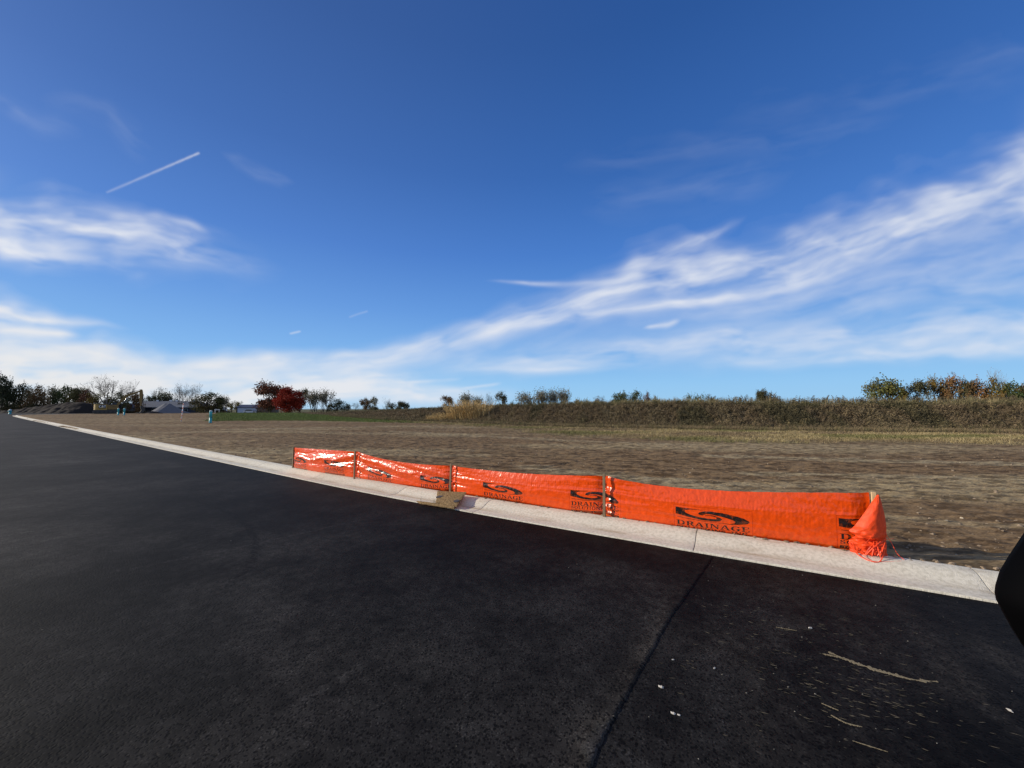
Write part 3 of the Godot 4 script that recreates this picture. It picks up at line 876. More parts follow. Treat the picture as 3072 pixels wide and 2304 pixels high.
func make_curb() -> void:
	var root := thing("curb", "pale rolled concrete curb and gutter between asphalt and bare soil", "")
	root.remove_meta("category")
	root.set_meta("kind", "structure")
	var m := StandardMaterial3D.new()
	m.albedo_color = Color(.745, .70, .585).linear_to_srgb()
	m.albedo_texture = noise_tex(51, 0.05, 512, 5, [[0.0, Color(.70, .68, .64)], [0.4, Color(.88, .87, .85)], [0.6, Color(.96, .95, .94)], [1.0, Color(1, 1, 1)]])
	m.detail_enabled = true
	m.detail_blend_mode = BaseMaterial3D.BLEND_MODE_MUL
	m.detail_albedo = noise_tex(52, 0.35, 512, 2, [[0.0, Color(.45, .43, .40)], [0.24, Color(.85, .84, .82)], [0.42, Color(1, 1, 1)], [1.0, Color(1, 1, 1)]])
	m.uv1_scale = Vector3(0.8, 0.8, 1)
	m.detail_uv_layer = BaseMaterial3D.DETAIL_UV_2
	m.vertex_color_use_as_albedo = true
	m.roughness = 0.9
	m.metallic_specular = 0.3
	m.heightmap_enabled = true
	m.heightmap_texture = grey_tex(53, 0.22, 512, 3)
	m.heightmap_scale = 0.35
	var prof := [Vector2(-0.004, -0.12), Vector2(0.0, 0.006), Vector2(0.012, 0.013), Vector2(0.07, 0.012), Vector2(0.14, 0.011), Vector2(0.19, 0.014), Vector2(0.24, 0.023), Vector2(0.29, 0.040), Vector2(0.34, 0.061), Vector2(0.39, 0.081), Vector2(0.43, 0.093), Vector2(0.47, 0.099), Vector2(0.53, 0.102), Vector2(0.555, 0.100), Vector2(0.566, 0.09), Vector2(0.57, -0.2)]
	# joints, as lengths along the curb
	var at := []
	for q in [Vector2(4.02, -3.22), Vector2(1.98, -4.40), Vector2(-0.56, -5.93), Vector2(-2.2, -7.0), Vector2(-4.55, -8.62)]:
		var best := INF; var s := 0.0
		for c in curb_pts:
			var l: float = (c[0] as Vector2).distance_to(q)
			if l < best: best = l; s = c[2]
		at.append(s)
	var cuts := [0.0]
	for k in range(4, 0, -1): cuts.append(at[0] - 3.0 * k)
	cuts.append_array(at)
	while cuts[-1] < curb_pts[-1][2] - 4.0: cuts.append(cuts[-1] + 3.02)
	cuts.append(curb_pts[-1][2])
	var stain := noise(57, 1.4, 4)
	for q in cuts.size() - 1:
		if cuts[q + 1] - cuts[q] < 0.3: continue
		var g := 0.0025
		if q < 6: g = 0.0006
		var list := [[cuts[q] + g, -0.008], [cuts[q] + g + 0.006, 0.0]]
		var s: float = cuts[q] + 0.12
		while s < cuts[q + 1] - 0.12:
			list.append([s, 0.0])
			s += 0.10 if cuts[q] < 45.0 else 0.5
		list.append([cuts[q + 1] - g - 0.006, 0.0])
		list.append([cuts[q + 1] - g, -0.008])
		var nu := prof.size(); var nv := list.size()
		var pos := PackedVector3Array(); var uv := PackedVector2Array(); var uv2 := PackedVector2Array(); var col := PackedColorArray()
		var shade := 0.93 + 0.1 * stain.get_noise_1d(q * 7.7)
		for e in list:
			var k := 0
			while k < curb_pts.size() - 2 and curb_pts[k + 1][2] < e[0]: k += 1
			var f: float = clampf((e[0] - curb_pts[k][2]) / (curb_pts[k + 1][2] - curb_pts[k][2]), 0, 1)
			var foot: Vector2 = (curb_pts[k][0] as Vector2).lerp(curb_pts[k + 1][0], f)
			var nrm: Vector2 = (curb_pts[k][1] as Vector2).lerp(curb_pts[k + 1][1], f).normalized()
			for v in prof:
				var p = foot + nrm * v.x
				var up: float = v.y + rise(p.y) + (e[1] if v.y > 0 else 0.0)
				up += 0.0025 * n_mid.get_noise_2d(e[0] * 3.0, v.x * 20.0) if v.y > 0 else 0.0
				pos.append(Vector3(p.x, up, p.y))
				uv.append(Vector2(e[0], v.x))
				uv2.append(Vector2(e[0], v.x) * 1.1)
				# a brown silt line left by water along the foot of the slope
				var silt: float = exp(-pow((v.x - 0.205 - 0.02 * stain.get_noise_1d(e[0] * 0.9)) / 0.028, 2)) * clampf(0.5 + 1.4 * stain.get_noise_2d(e[0] * 0.8, 4.0), 0, 1)
				silt = maxf(silt, 0.55 * clampf(stain.get_noise_2d(e[0] * 1.6, v.x * 9.0) * 2.0 - 0.45, 0, 1))
				if v.x > 0.53: silt = maxf(silt, clampf(0.4 + stain.get_noise_2d(e[0] * 4.0, 1.0) * 1.6, 0, 1))
				var c := Color(shade, shade, shade).lerp(Color(.52, .43, .32), silt * 0.9)
				col.append(c)
		part("curb_section", grid_mesh(nu, nv, pos, col, uv, uv2, true), m, root)
	# the packed bed that shows dark in the joints
	var bed := mat(.09, .08, .07)
	var bp := PackedVector3Array()
	var kk := 0
	for c in curb_pts:
		for v in [Vector2(0.0, -0.02), Vector2(0.2, -0.016), Vector2(0.38, 0.05), Vector2(0.55, 0.07)]:
			var p: Vector2 = c[0] + c[1] * v.x
			bp.append(Vector3(p.x, v.y + rise(p.y), p.y))
	part("curb_bed", grid_mesh(4, curb_pts.size(), bp, PackedColorArray(), PackedVector2Array(), PackedVector2Array(), true), bed, root)

var graded := [[[Vector2(6.5, -12.3), Vector2(10, -11.4), Vector2(15, -10.4), Vector2(24, -8.0)], 0.55, 0.8], [[Vector2(5.4, -9.0), Vector2(8.5, -8.7), Vector2(13, -7.8)], 0.30, 0.75], [[Vector2(0.6, -9.9), Vector2(2.0, -9.0), Vector2(3.4, -7.9), Vector2(4.6, -6.6)], 0.45, 0.75], [[Vector2(2.6, -8.3), Vector2(4.4, -7.8), Vector2(6.2, -7.6)], 0.35, 0.6], [[Vector2(-8, -26), Vector2(-2, -21.5), Vector2(4, -17.5), Vector2(12, -14.5)], 0.7, 0.6], [[Vector2(-12, -14), Vector2(-6, -12.8), Vector2(-1, -12.6)], 0.35, 0.5], [[Vector2(-20, -29), Vector2(-10, -33), Vector2(-3, -31)], 1.2, 0.6], [[Vector2(-24, -20.5), Vector2(-16, -18)], 0.5, 0.4], [[Vector2(3.6, -5.9), Vector2(5.2, -5.4), Vector2(8, -4.4)], 0.22, 0.5]]
func ground_tone(x: float, z: float) -> Color:
	var p := Vector2(x, z)
	var far := line_side(straw_line, p) + 2.2 * n_big.get_noise_2d(x * 0.25, z * 0.6) + 0.8 * n_mid.get_noise_2d(x, z)
	var t := 0.5 + 0.5 * n_big.get_noise_2d(x * 0.12 + 40.0, z * 0.55)
	var soil := Color(.232, .160, .090).lerp(Color(.365, .285, .165), smoothstep(0.42, 0.72, t) * clampf(24.0 / maxf(-z, 1.0), 0.3, 1.0))
	# smooth pale strips left by the grader's blade
	for bd in graded:
		var w: float = bd[1]
		if absf(z - bd[0][0].y) > 9.0 + w: continue
		var l := INF
		for q in bd[0].size() - 1: l = minf(l, Geometry2D.get_closest_point_to_segment(p, bd[0][q], bd[0][q + 1]).distance_to(p))
		l += w * 0.9 * n_mid.get_noise_2d(x * 0.8, z * 1.5)
		soil = soil.lerp(Color(.40, .325, .20), bd[2] * (1.0 - smoothstep(w * 0.3, w * 1.2, l)))
	var c := soil.lerp(Color(.33, .265, .145), smoothstep(-1.0, 2.0, far) * 0.85)
	var green := smoothstep(-9.0, -16.0, x + 0.25 * (z + 40.0)) * smoothstep(0.0, 3.0, far) 
	c = c.lerp(Color(.15, .19, .058), green)
	return c

func make_ground() -> void:
	var xs := [0.0]
	while xs[-1] < 75.0: xs.append(xs[-1] + clampf(absf(xs[-1]) * 0.012, 0.075, 0.9))
	var neg := [0.0]
	while neg[-1] > -135.0: neg.append(neg[-1] - clampf(absf(neg[-1]) * 0.011, 0.075, 1.0))
	neg.remove_at(0)
	neg.reverse()
	neg.append_array(xs)
	xs = neg
	var zs := [7.0]
	while zs[-1] > -2.6: zs.append(zs[-1] - 0.4)
	while zs[-1] > -122.0: zs.append(zs[-1] - clampf(zs[-1] * zs[-1] / 576.0 * 0.42, 0.045, 0.55))
	var nu := xs.size(); var nv := zs.size()
	var pos := PackedVector3Array(); var col := PackedColorArray(); var uv := PackedVector2Array(); var uv2 := PackedVector2Array()
	pos.resize(nu * nv); col.resize(nu * nv); uv.resize(nu * nv); uv2.resize(nu * nv)
	# a coarse table of the distance to the curb saves time
	var cell := 0.5
	var near_curb := {}
	for j in nv:
		var z: float = zs[j]
		for i in nu:
			var x: float = xs[i]
			var k := j * nu + i
			var y := 0.0
			# quick test by the straight line of the curb, exact only close to it
			var rough := (x * 0.545 + (-z) * 0.838) - 4.65
			var d := rough
			if x < -3.0: d = -z - (5.4 + (-x) * 0.715 - 0.0) + 0.0
			if absf(d) < 4.5 or x < -60.0 or x > 6.0: d = behind_curb(Vector2(x, z))
			if d < 0.42:
				y = rise(z) - 0.35
			else:
				y = soil_y(x, z)
				if d < 0.62: y = 0.078 + rise(z)
				else: y = lerpf(0.082 + rise(z), y, smoothstep(0.6, 1.1, d)) 
			for rt in ruts:
				for q in rt.size() - 1:
					if absf(x - rt[q].x) > 4.0 or absf(z - rt[q].y) > 6.0: continue
					var c := Geometry2D.get_closest_point_to_segment(Vector2(x, z), rt[q], rt[q + 1])
					var l := c.distance_to(Vector2(x, z))
					var wd := 0.04 + 0.004 * absf(z)
					if l < wd * 3.0: y += -0.03 * exp(-l * l / wd / wd) + 0.014 * exp(-pow(l - wd * 1.8, 2) / wd / wd)
			pos[k] = Vector3(x, y, z)
			col[k] = ground_tone(x, z) if d > 0.3 else Color(.2, .16, .12)
			uv[k] = Vector2(x, z)
			uv2[k] = Vector2(x * 0.35, z * 1.1)
	var m := StandardMaterial3D.new()
	m.vertex_color_use_as_albedo = true
	m.albedo_texture = noise_tex(61, 0.018, 2048, 7, [[0.0, Color(.34, .31, .29)], [0.36, Color(.46, .44, .42)], [0.45, Color(.70, .68, .65)], [0.53, Color(.92, .90, .87)], [0.62, Color(1, 1, .97)], [1.0, Color(1, 1, .98)]], 0.68)
	m.uv1_scale = Vector3(0.030, 0.075, 1)
	m.detail_enabled = true
	m.detail_blend_mode = BaseMaterial3D.BLEND_MODE_MUL
	m.detail_uv_layer = BaseMaterial3D.DETAIL_UV_2
	m.detail_albedo = noise_tex(62, 0.05, 1024, 5, [[0.0, Color(.52, .48, .45)], [0.35, Color(.78, .76, .73)], [0.6, Color(1, 1, 1)], [1.0, Color(1, 1, 1)]])
	m.roughness = 0.95
	m.metallic_specular = 0.2
	m.heightmap_enabled = true
	m.heightmap_texture = grey_tex(63, 0.05, 2048, 6)
	m.heightmap_scale = 3.2
	var keep := func(a: int, n: int) -> bool:
		return pos[a].y > rise(pos[a].z) - 0.3 or pos[a + n].y > rise(pos[a + n].z) - 0.3 or pos[a + 1].y > rise(pos[a + 1].z) - 0.3 or pos[a + n + 1].y > rise(pos[a + n + 1].z) - 0.3
	tag(part("ground", grid_mesh(nu, nv, pos, col, uv, uv2, false, keep), m), "bare graded brown soil field with harrow streaks behind the curb", "", "", "structure")
	# the land beyond, out to the horizon
	var st := begin()
	for k in 48:
		var a := TAU * k / 48; var b := TAU * (k + 1) / 48
		var r0 := 60.0; var r1 := 1800.0
		quad(st, Vector3(cos(b) * r0, -0.42, sin(b) * r0), Vector3(cos(b) * r1, -0.42, sin(b) * r1), Vector3(cos(a) * r1, -0.42, sin(a) * r1), Vector3(cos(a) * r0, -0.42, sin(a) * r0))
		st.add_vertex(Vector3(0, -0.42, 0)); st.add_vertex(Vector3(cos(b) * r0, -0.42, sin(b) * r0)); st.add_vertex(Vector3(cos(a) * r0, -0.42, sin(a) * r0))
	tag(part("terrain", built(st), mat(.10, .095, .045, 0.95, 0.2)), "flat olive farmland running out to the horizon", "", "", "structure")

func make_bank() -> void:
	var nu := 0; var ts := []
	var t := 0.0
	while t < bank.size() - 1.001:
		ts.append(t)
		var i := int(t)
		t += 0.45 / ((bank[i + 1][0] as Vector2).distance_to(bank[i][0]))
	var vs := [-1.2, -0.9, -0.6, -0.3, 0.0, 0.35, 0.7, 1.05, 1.4, 1.75, 2.1, 2.45, 2.8, 3.1, 3.4, 3.8, 4.3, 5.0, 6.0, 7.5, 9.0, 11.0, 13.0, 16.0]
	nu = vs.size()
	var pos := PackedVector3Array(); var col := PackedColorArray()
	for tt in ts:
		for v in vs:
			var p := bank_point(tt, v)
			if v < -1.0: p.y -= 0.3
			if v > 15.0: p.y -= 1.0
			pos.append(p)
			var n := 0.5 + 0.5 * n_mid.get_noise_2d(p.x * 0.5, p.z * 0.9)
			col.append(Color(.115, .085, .055).lerp(Color(.155, .125, .075), n))
	var m := StandardMaterial3D.new()
	m.vertex_color_use_as_albedo = true
	m.roughness = 0.95
	m.metallic_specular = 0.2
	tag(part("bank", grid_mesh(nu, ts.size(), pos, col, PackedVector2Array(), PackedVector2Array(), true), m), "long earth bank overgrown with dry weeds along the far side of the field", "", "", "structure")
	# weeds on its face and crest
	var r := RandomNumberGenerator.new()
	r.seed = 71
	var face := []; var crest := []; var fringe := []
	var hue := noise(72, 0.22, 3)
	for k in 26000:
		var tt: float = r.randf_range(0.3, bank.size() - 1.3)
		if r.randf() < 0.45: tt = r.randf_range(4.5, bank.size() - 1.4)
		var v := r.randf_range(-0.2, 4.2)
		var p := bank_point(tt, v)
		var h := hue.get_noise_2d(p.x, p.z * 1.5 + p.y * 2.0)
		var c := Color(.195, .147, .088)
		if h > 0.1: c = c.lerp(Color(.215, .17, .10), clampf((h - 0.1) * 5.0, 0, 1))
		if h < -0.14: c = c.lerp(Color(.118, .102, .056), clampf((-h - 0.14) * 5.0, 0, 1))
		if v > 2.7: c = c.lerp(Color(.13, .128, .055), clampf((v - 2.7) * 1.2, 0, 0.75))
		if r.randf() < 0.05: c = Color(.30, .235, .12)
		c *= r.randf_range(0.7, 1.3)
		var s := r.randf_range(0.28, 0.62) * clampf(0.5 + bank_at(tt)[2] * 0.4, 0.5, 1.15)
		face.append([Transform3D(Basis(Vector3.UP, r.randf() * TAU).scaled(Vector3(s, s * r.randf_range(0.6, 1.0), s)), p - Vector3(0, 0.05, 0)), c])
	for k in 5200:
		var tt: float = r.randf_range(1.0, bank.size() - 1.3)
		if r.randf() < 0.4: tt = r.randf_range(6.0, bank.size() - 1.6)
		var p := bank_point(tt, r.randf_range(3.0, 8.0))
		var tall := r.randf() * clampf(0.4 + 0.12 * tt, 0.4, 1.3)
		var c := Color(.17, .15, .075) if r.randf() < 0.55 else Color(.28, .225, .12)
		c *= r.randf_range(0.75, 1.25)
		var s := 0.35 + 0.3 * tall * tall * tall
		crest.append([Transform3D(Basis(Vector3.UP, r.randf() * TAU).scaled(Vector3(0.6, s, 0.6)), p - Vector3(0, 0.05, 0)), c])
	for k in 9000:    # brown grass along the foot
		var tt: float = r.randf_range(2.0, bank.size() - 1.3)
		var v := r.randf_range(-1.9, 0.4)
		var p := bank_point(tt, v)
		p.y = maxf(p.y, 0.05 + rise(p.z))
		var c := Color(.205, .155, .088) if r.randf() < 0.7 else Color(.15, .135, .062)
		c *= r.randf_range(0.75, 1.25)
		var s := r.randf_range(0.25, 0.45)
		fringe.append([Transform3D(Basis(Vector3.UP, r.randf() * TAU).scaled(Vector3(0.5, s, 0.5)), p - Vector3(0, 0.02, 0)), c])
	var m2 := tinted(0.9, 0.25)
	scatter("weeds", "dense dry brown weeds covering the face of the long bank", "weeds", weed(3), m2, face)
	scatter("tall_weeds", "tall thin seed stalks and grass standing along the bank's crest", "weeds", tuft(16, 0.5, 1.0, 0.018, 0.25, 4), m2, crest)
	scatter("brown_grass", "strip of short brown grass along the foot of the bank", "grass", tuft(22, 0.5, 1.0, 0.02, 0.4, 5), m2, fringe)
	# scattered stalks with seed heads along the right half of the crest
	var st := begin()
	var rr := RandomNumberGenerator.new()
	rr.seed = 8
	for k in 5:
		var o := Vector3(rr.randfn() * 0.15, 0, rr.randfn() * 0.15)
		var h := rr.randf_range(0.6, 1.0)
		st.set_color(Color(0.8, 0.75, 0.7))
		add_tube(st, [o, o + Vector3(0.03, h * 0.6, 0), o + Vector3(rr.randfn() * 0.08, h, 0)], [0.009, 0.007, 0.005], 3, false)
		for z in 16:
			var p := o + Vector3(rr.randfn() * 0.045, h * (0.62 + 0.4 * rr.randf()), rr.randfn() * 0.045)
			leaf(st, rr, p, 0.04, 1.0, 0.0)
	var stalks := []
	for k in 230:
		var tt: float = r.randf_range(7.2, bank.size() - 1.6)
		var p := bank_point(tt, r.randf_range(3.2, 6.5))
		var s := r.randf_range(0.45, 1.05)
		var c := Color(.19, .155, .095) * r.randf_range(0.7, 1.2)
		stalks.append([Transform3D(Basis(Vector3.UP, r.randf() * TAU).scaled(Vector3(s, s, s)), p - Vector3(0, 0.05, 0)), c])
	scatter("seed_stalks", "dry brown seed stalks sticking up from the bank against the sky", "weeds", built(st), m2, stalks)

func make_grass() -> void:
	var r := RandomNumberGenerator.new()
	r.seed = 81
	var straw := []; var green := []
	var patch := noise(82, 0.12, 3)
	var tries := 0
	while straw.size() < 30000 and tries < 400000:
		tries += 1
		var tt := r.randf_range(2.5, bank.size() - 1.3)
		var b := bank_at(tt)
		var v := -r.randf_range(0.3, 12.0)
		var p: Vector2 = b[0] + b[1] * v
		var far := line_side(straw_line, p) + 2.5 * patch.get_noise_2d(p.x * 0.5, p.y)
		if far < -1.2 or (far < 1.5 and r.randf() > 0.22 + far * 0.25): continue
		var lush := smoothstep(-9.0, -16.0, p.x + 0.25 * (p.y + 40.0))
		if r.randf() < lush: continue
		var h := patch.get_noise_2d(p.x * 0.8 + 30.0, p.y * 2.0)
		var c := Color(.40, .315, .155)
		if h > 0.12: c = c.lerp(Color(.17, .17, .060), clampf((h - 0.12) * 6.0, 0, 0.8))
		elif h < -0.15: c = c.lerp(Color(.26, .195, .11), clampf((-h - 0.15) * 6.0, 0, 1))
		c *= r.randf_range(0.75, 1.2)
		var s := r.randf_range(0.08, 0.2)
		straw.append([Transform3D(Basis(Vector3.UP, r.randf() * TAU).scaled(Vector3(0.34, s, 0.34)), Vector3(p.x, 0.06 + rise(p.y), p.y)), c])
	tries = 0
	while green.size() < 26000 and tries < 400000:
		tries += 1
		var x := r.randf_range(-78, -3)
		var z := r.randf_range(-100, -36)
		var p := Vector2(x, z)
		var far := line_side(straw_line, p) + 1.5 * patch.get_noise_2d(x * 0.5, z)
		if far < 0.0: continue
		if r.randf() > smoothstep(-7.0, -15.0, x + 0.25 * (z + 40.0)): continue
		if z < -70 and r.randf() < 0.5: continue
		var c := Color(.155, .20, .055) * r.randf_range(0.7, 1.35)
		if r.randf() < 0.08: c = Color(.21, .20, .07)
		var s := r.randf_range(0.10, 0.22)
		green.append([Transform3D(Basis(Vector3.UP, r.randf() * TAU).scaled(Vector3(0.5, s, 0.5)), Vector3(x, 0.07 + rise(z), z)), c])
	var m := tinted(0.85, 0.3)
	scatter("dry_grass", "pale dry grass band between the bare soil and the bank", "grass", tuft(14, 0.5, 1.0, 0.03, 0.9, 6), m, straw)
	scatter("green_grass", "strip of fresh green grass in front of the red maple", "grass", tuft(16, 0.5, 1.0, 0.03, 0.7, 7), m, green)
	# clods, stones and root bits on the soil
	var clods := []; var stones := []
	for k in 6500:
		var z := -4.2 - 26.0 * pow(r.randf(), 1.6)
		var x := r.randf_range(-1.5, 1.45) * -z
		var d := behind_curb(Vector2(x, z))
		if d < 0.62: continue
		var s := 0.006 + 0.022 * pow(r.randf(), 4.0) * (1.0 + 0.02 * -z)
		clods.append([Transform3D(Basis.from_euler(Vector3(0, r.randf() * TAU, r.randfn() * 0.3)).scaled(Vector3(s, s * 0.8, s)), Vector3(x, soil_y(x, z) + s * 0.15, z)), Color(.215, .165, .115) * r.randf_range(0.7, 1.3)])
	for k in 320:
		var z := -4.0 - 26.0 * pow(r.randf(), 1.5)
		var x := r.randf_range(-1.1, 1.45) * -z
		if behind_curb(Vector2(x, z)) < 0.6: continue
		var s := 0.006 + 0.022 * pow(r.randf(), 4.0)
		stones.append([Transform3D(Basis.from_euler(Vector3(0, r.randf() * TAU, 0)).scaled(Vector3(s, s, s)), Vector3(x, soil_y(x, z) + s * 0.2, z)), Color(.40, .34, .25) * r.randf_range(0.6, 1.25)])
	for k in 420:     # crumbs along the back of the curb at the right
		var c: Array = curb_pts[int(r.randf_range(0.0, 0.42) * curb_pts.size())]
		var p: Vector2 = c[0] + c[1] * (0.57 + r.randfn() * 0.035)
		var s := 0.008 + 0.02 * pow(r.randf(), 2.0)
		clods.append([Transform3D(Basis(Vector3.UP, r.randf() * TAU).scaled(Vector3(s * 1.4, s, s)), Vector3(p.x, 0.099, p.y)), Color(.22, .165, .11) * r.randf_range(0.7, 1.5)])
	scatter("soil_clods", "small clods and crumbs of earth lying on the bare soil", "soil", stone_mesh(4), tinted(0.95), clods)
	scatter("field_stones", "small pale stones scattered over the bare soil", "stones", stone_mesh(5, 2), tinted(0.85), stones)
	# grit on the asphalt
	var grit := []
	for k in 260:
		var x := r.randf_range(-4.0, 5.0); var z := r.randf_range(-5.5, -1.5)
		if r.randf() < 0.6: x = r.randf_range(0.5, 4.2)
		if behind_curb(Vector2(x, z)) > -0.03: continue
		var right: float = x - (0.38 + (-1.8 - z) * -0.735 * -1.0)
		var y := -0.005 if right > 0.05 else 0.002
		if right <= 0.05 and r.randf() < 0.75: continue
		var s := 0.0016 + 0.0028 * pow(r.randf(), 3.0)
		grit.append([Transform3D(Basis(Vector3.UP, r.randf() * TAU).scaled(Vector3(s * 1.6, s, s)), Vector3(x, y + s * 0.3, z)), Color(.24, .22, .18) * r.randf_range(0.4, 1.2)])
	scatter("road_grit", "fine tan and grey grit strewn over the black asphalt", "grit", stone_mesh(6), tinted(0.9), grit)
	var pale := mat(.46, .43, .38, 0.85)
	for q in [[.85, -2.30, .012, "small white pebble on the asphalt close to the paving joint"], [.84, -2.11, .010, "white pebble in front, lowest of those near the paving joint"], [.866, -2.10, .007, "tiny white chip touching the lowest pebble near the joint"], [2.16, -2.89, .013, "white pebble on the asphalt left of the long clay smear's tip"], [2.62, -2.13, .011, "pale pebble on the asphalt near the right edge of the frame"], [1.24, -2.46, .008, "small pale pebble between the paving joint and the clay smear"], [1.02, -2.54, .007, "tiny pale pebble right beside the paving joint"]]:
		var o := part("pebble", stone_mesh(30 + int(q[0] * 10), 3), pale)
		o.scale = Vector3(q[2] * 1.2, q[2] * 0.75, q[2] * 0.75)
		o.rotation.y = q[0] * 3.0
		o.position = Vector3(q[0], -0.006 + q[2] * 0.3, q[1])
		tag(o, q[3], "pebble", "white pebbles on the asphalt")

func make_smears() -> void:
	# dried clay dragged over the road: thin crusts with ragged edges
	var m := mat(.25, .205, .13, 0.95, 0.2)
	m.albedo_texture = noise_tex(92, 0.06, 256, 4, [[0.0, Color(.5, .48, .44)], [0.5, Color(.9, .9, .88)], [1.0, Color(1, 1, 1)]])
	m.uv1_triplanar = true
	m.uv1_scale = Vector3(6, 6, 6)
	var r := RandomNumberGenerator.new()
	r.seed = 93
	var list := [
		[[Vector2(2.07, -2.62), Vector2(2.10, -2.57), Vector2(2.15, -2.51), Vector2(2.22, -2.445), Vector2(2.29, -2.40), Vector2(2.36, -2.36), Vector2(2.48, -2.345)], .030, "long tan clay smear lying across the right asphalt strip"],
		[[Vector2(2.015, -2.60), Vector2(2.07, -2.575), Vector2(2.12, -2.545)], .018, "short side prong at the long clay smear's left end"],
		[[Vector2(1.67, -2.18), Vector2(1.72, -2.13)], .008, "upper short clay streak below the long smear"],
		[[Vector2(1.655, -2.10), Vector2(1.69, -2.05), Vector2(1.75, -2.025)], .010, "middle short clay streak with a thick left end"],
		[[Vector2(1.63, -1.945), Vector2(1.74, -1.885)], .007, "lowest clay streak near the bottom edge of the frame"],
		[[Vector2(1.92, -2.905), Vector2(2.04, -2.86)], .008, "faint clay streak beside the white pebble, left of the long smear"],
	]
	for e in list:
		var pts: Array = e[0]
		var st := begin()
		var top := []
		var n := 26 * (pts.size() - 1)
		var c := Curve2D.new()
		for k in pts.size():
			var t: Vector2 = (pts[mini(k + 1, pts.size() - 1)] - pts[maxi(k - 1, 0)]) / 6.0
			c.add_point(pts[k], -t, t)
		var nn := noise(int(pts[0].x * 100), 7.0, 4)
		for k in n + 1:
			var f := float(k) / n
			var p := c.sample_baked(f * c.get_baked_length(), true)
			var q := c.sample_baked(minf(f + 0.02, 1.0) * c.get_baked_length(), true)
			var q0 := c.sample_baked(maxf(f - 0.02, 0.0) * c.get_baked_length(), true)
			var s := (q - q0).normalized().orthogonal()
			var w: float = e[1] * (0.45 + 0.8 * sin(PI * clampf(f * 0.9 + 0.06, 0, 1))) * (0.7 + 0.9 * nn.get_noise_1d(f * 1.3))
			var a := p + s * (w * (0.5 + 0.5 * nn.get_noise_2d(f * 4.0, 9.0)))
			var b := p - s * (w * (0.5 + 0.5 * nn.get_noise_2d(f * 4.0, 23.0)))
			top.append([Vector3(a.x, -0.0048, a.y), Vector3(lerpf(a.x, p.x, 0.3), -0.0034, lerpf(a.y, p.y, 0.3)), Vector3(lerpf(b.x, p.x, 0.3), -0.0034, lerpf(b.y, p.y, 0.3)), Vector3(b.x, -0.0048, b.y)])
		for k in n:
			for z in 3: quad(st, top[k][z], top[k][z + 1], top[k + 1][z + 1], top[k + 1][z])
		var o := part("clay_smear", built(st), m)
		tag(o, e[2], "mud", "dried clay smears on the asphalt")
	var flecks := []
	for k in 260:
		var cl := r.randf()
		var o := Vector2(1.95, -2.25) + Vector2(r.randfn() * 0.26, r.randfn() * 0.14)
		if cl > 0.72: o = Vector2(1.6, -2.5) + Vector2(r.randfn() * 0.5, r.randfn() * 0.45)
		elif cl > 0.5: o = Vector2(2.3, -2.85) + Vector2(r.randfn() * 0.5, r.randfn() * 0.22)
		var l := r.randf_range(0.006, 0.022)
		var b := Basis(Vector3.UP, -0.45 + r.randfn() * 0.2).scaled_local(Vector3(l, 0.0015, r.randf_range(0.0012, 0.003)))
		flecks.append([Transform3D(b, Vector3(o.x, -0.005, o.y)), Color(.14, .12, .085) * r.randf_range(0.3, 1.0)])
	scatter("clay_flecks", "small tan flecks of dried clay round the smears on the asphalt", "mud", stone_mesh(9), tinted(0.95), flecks)

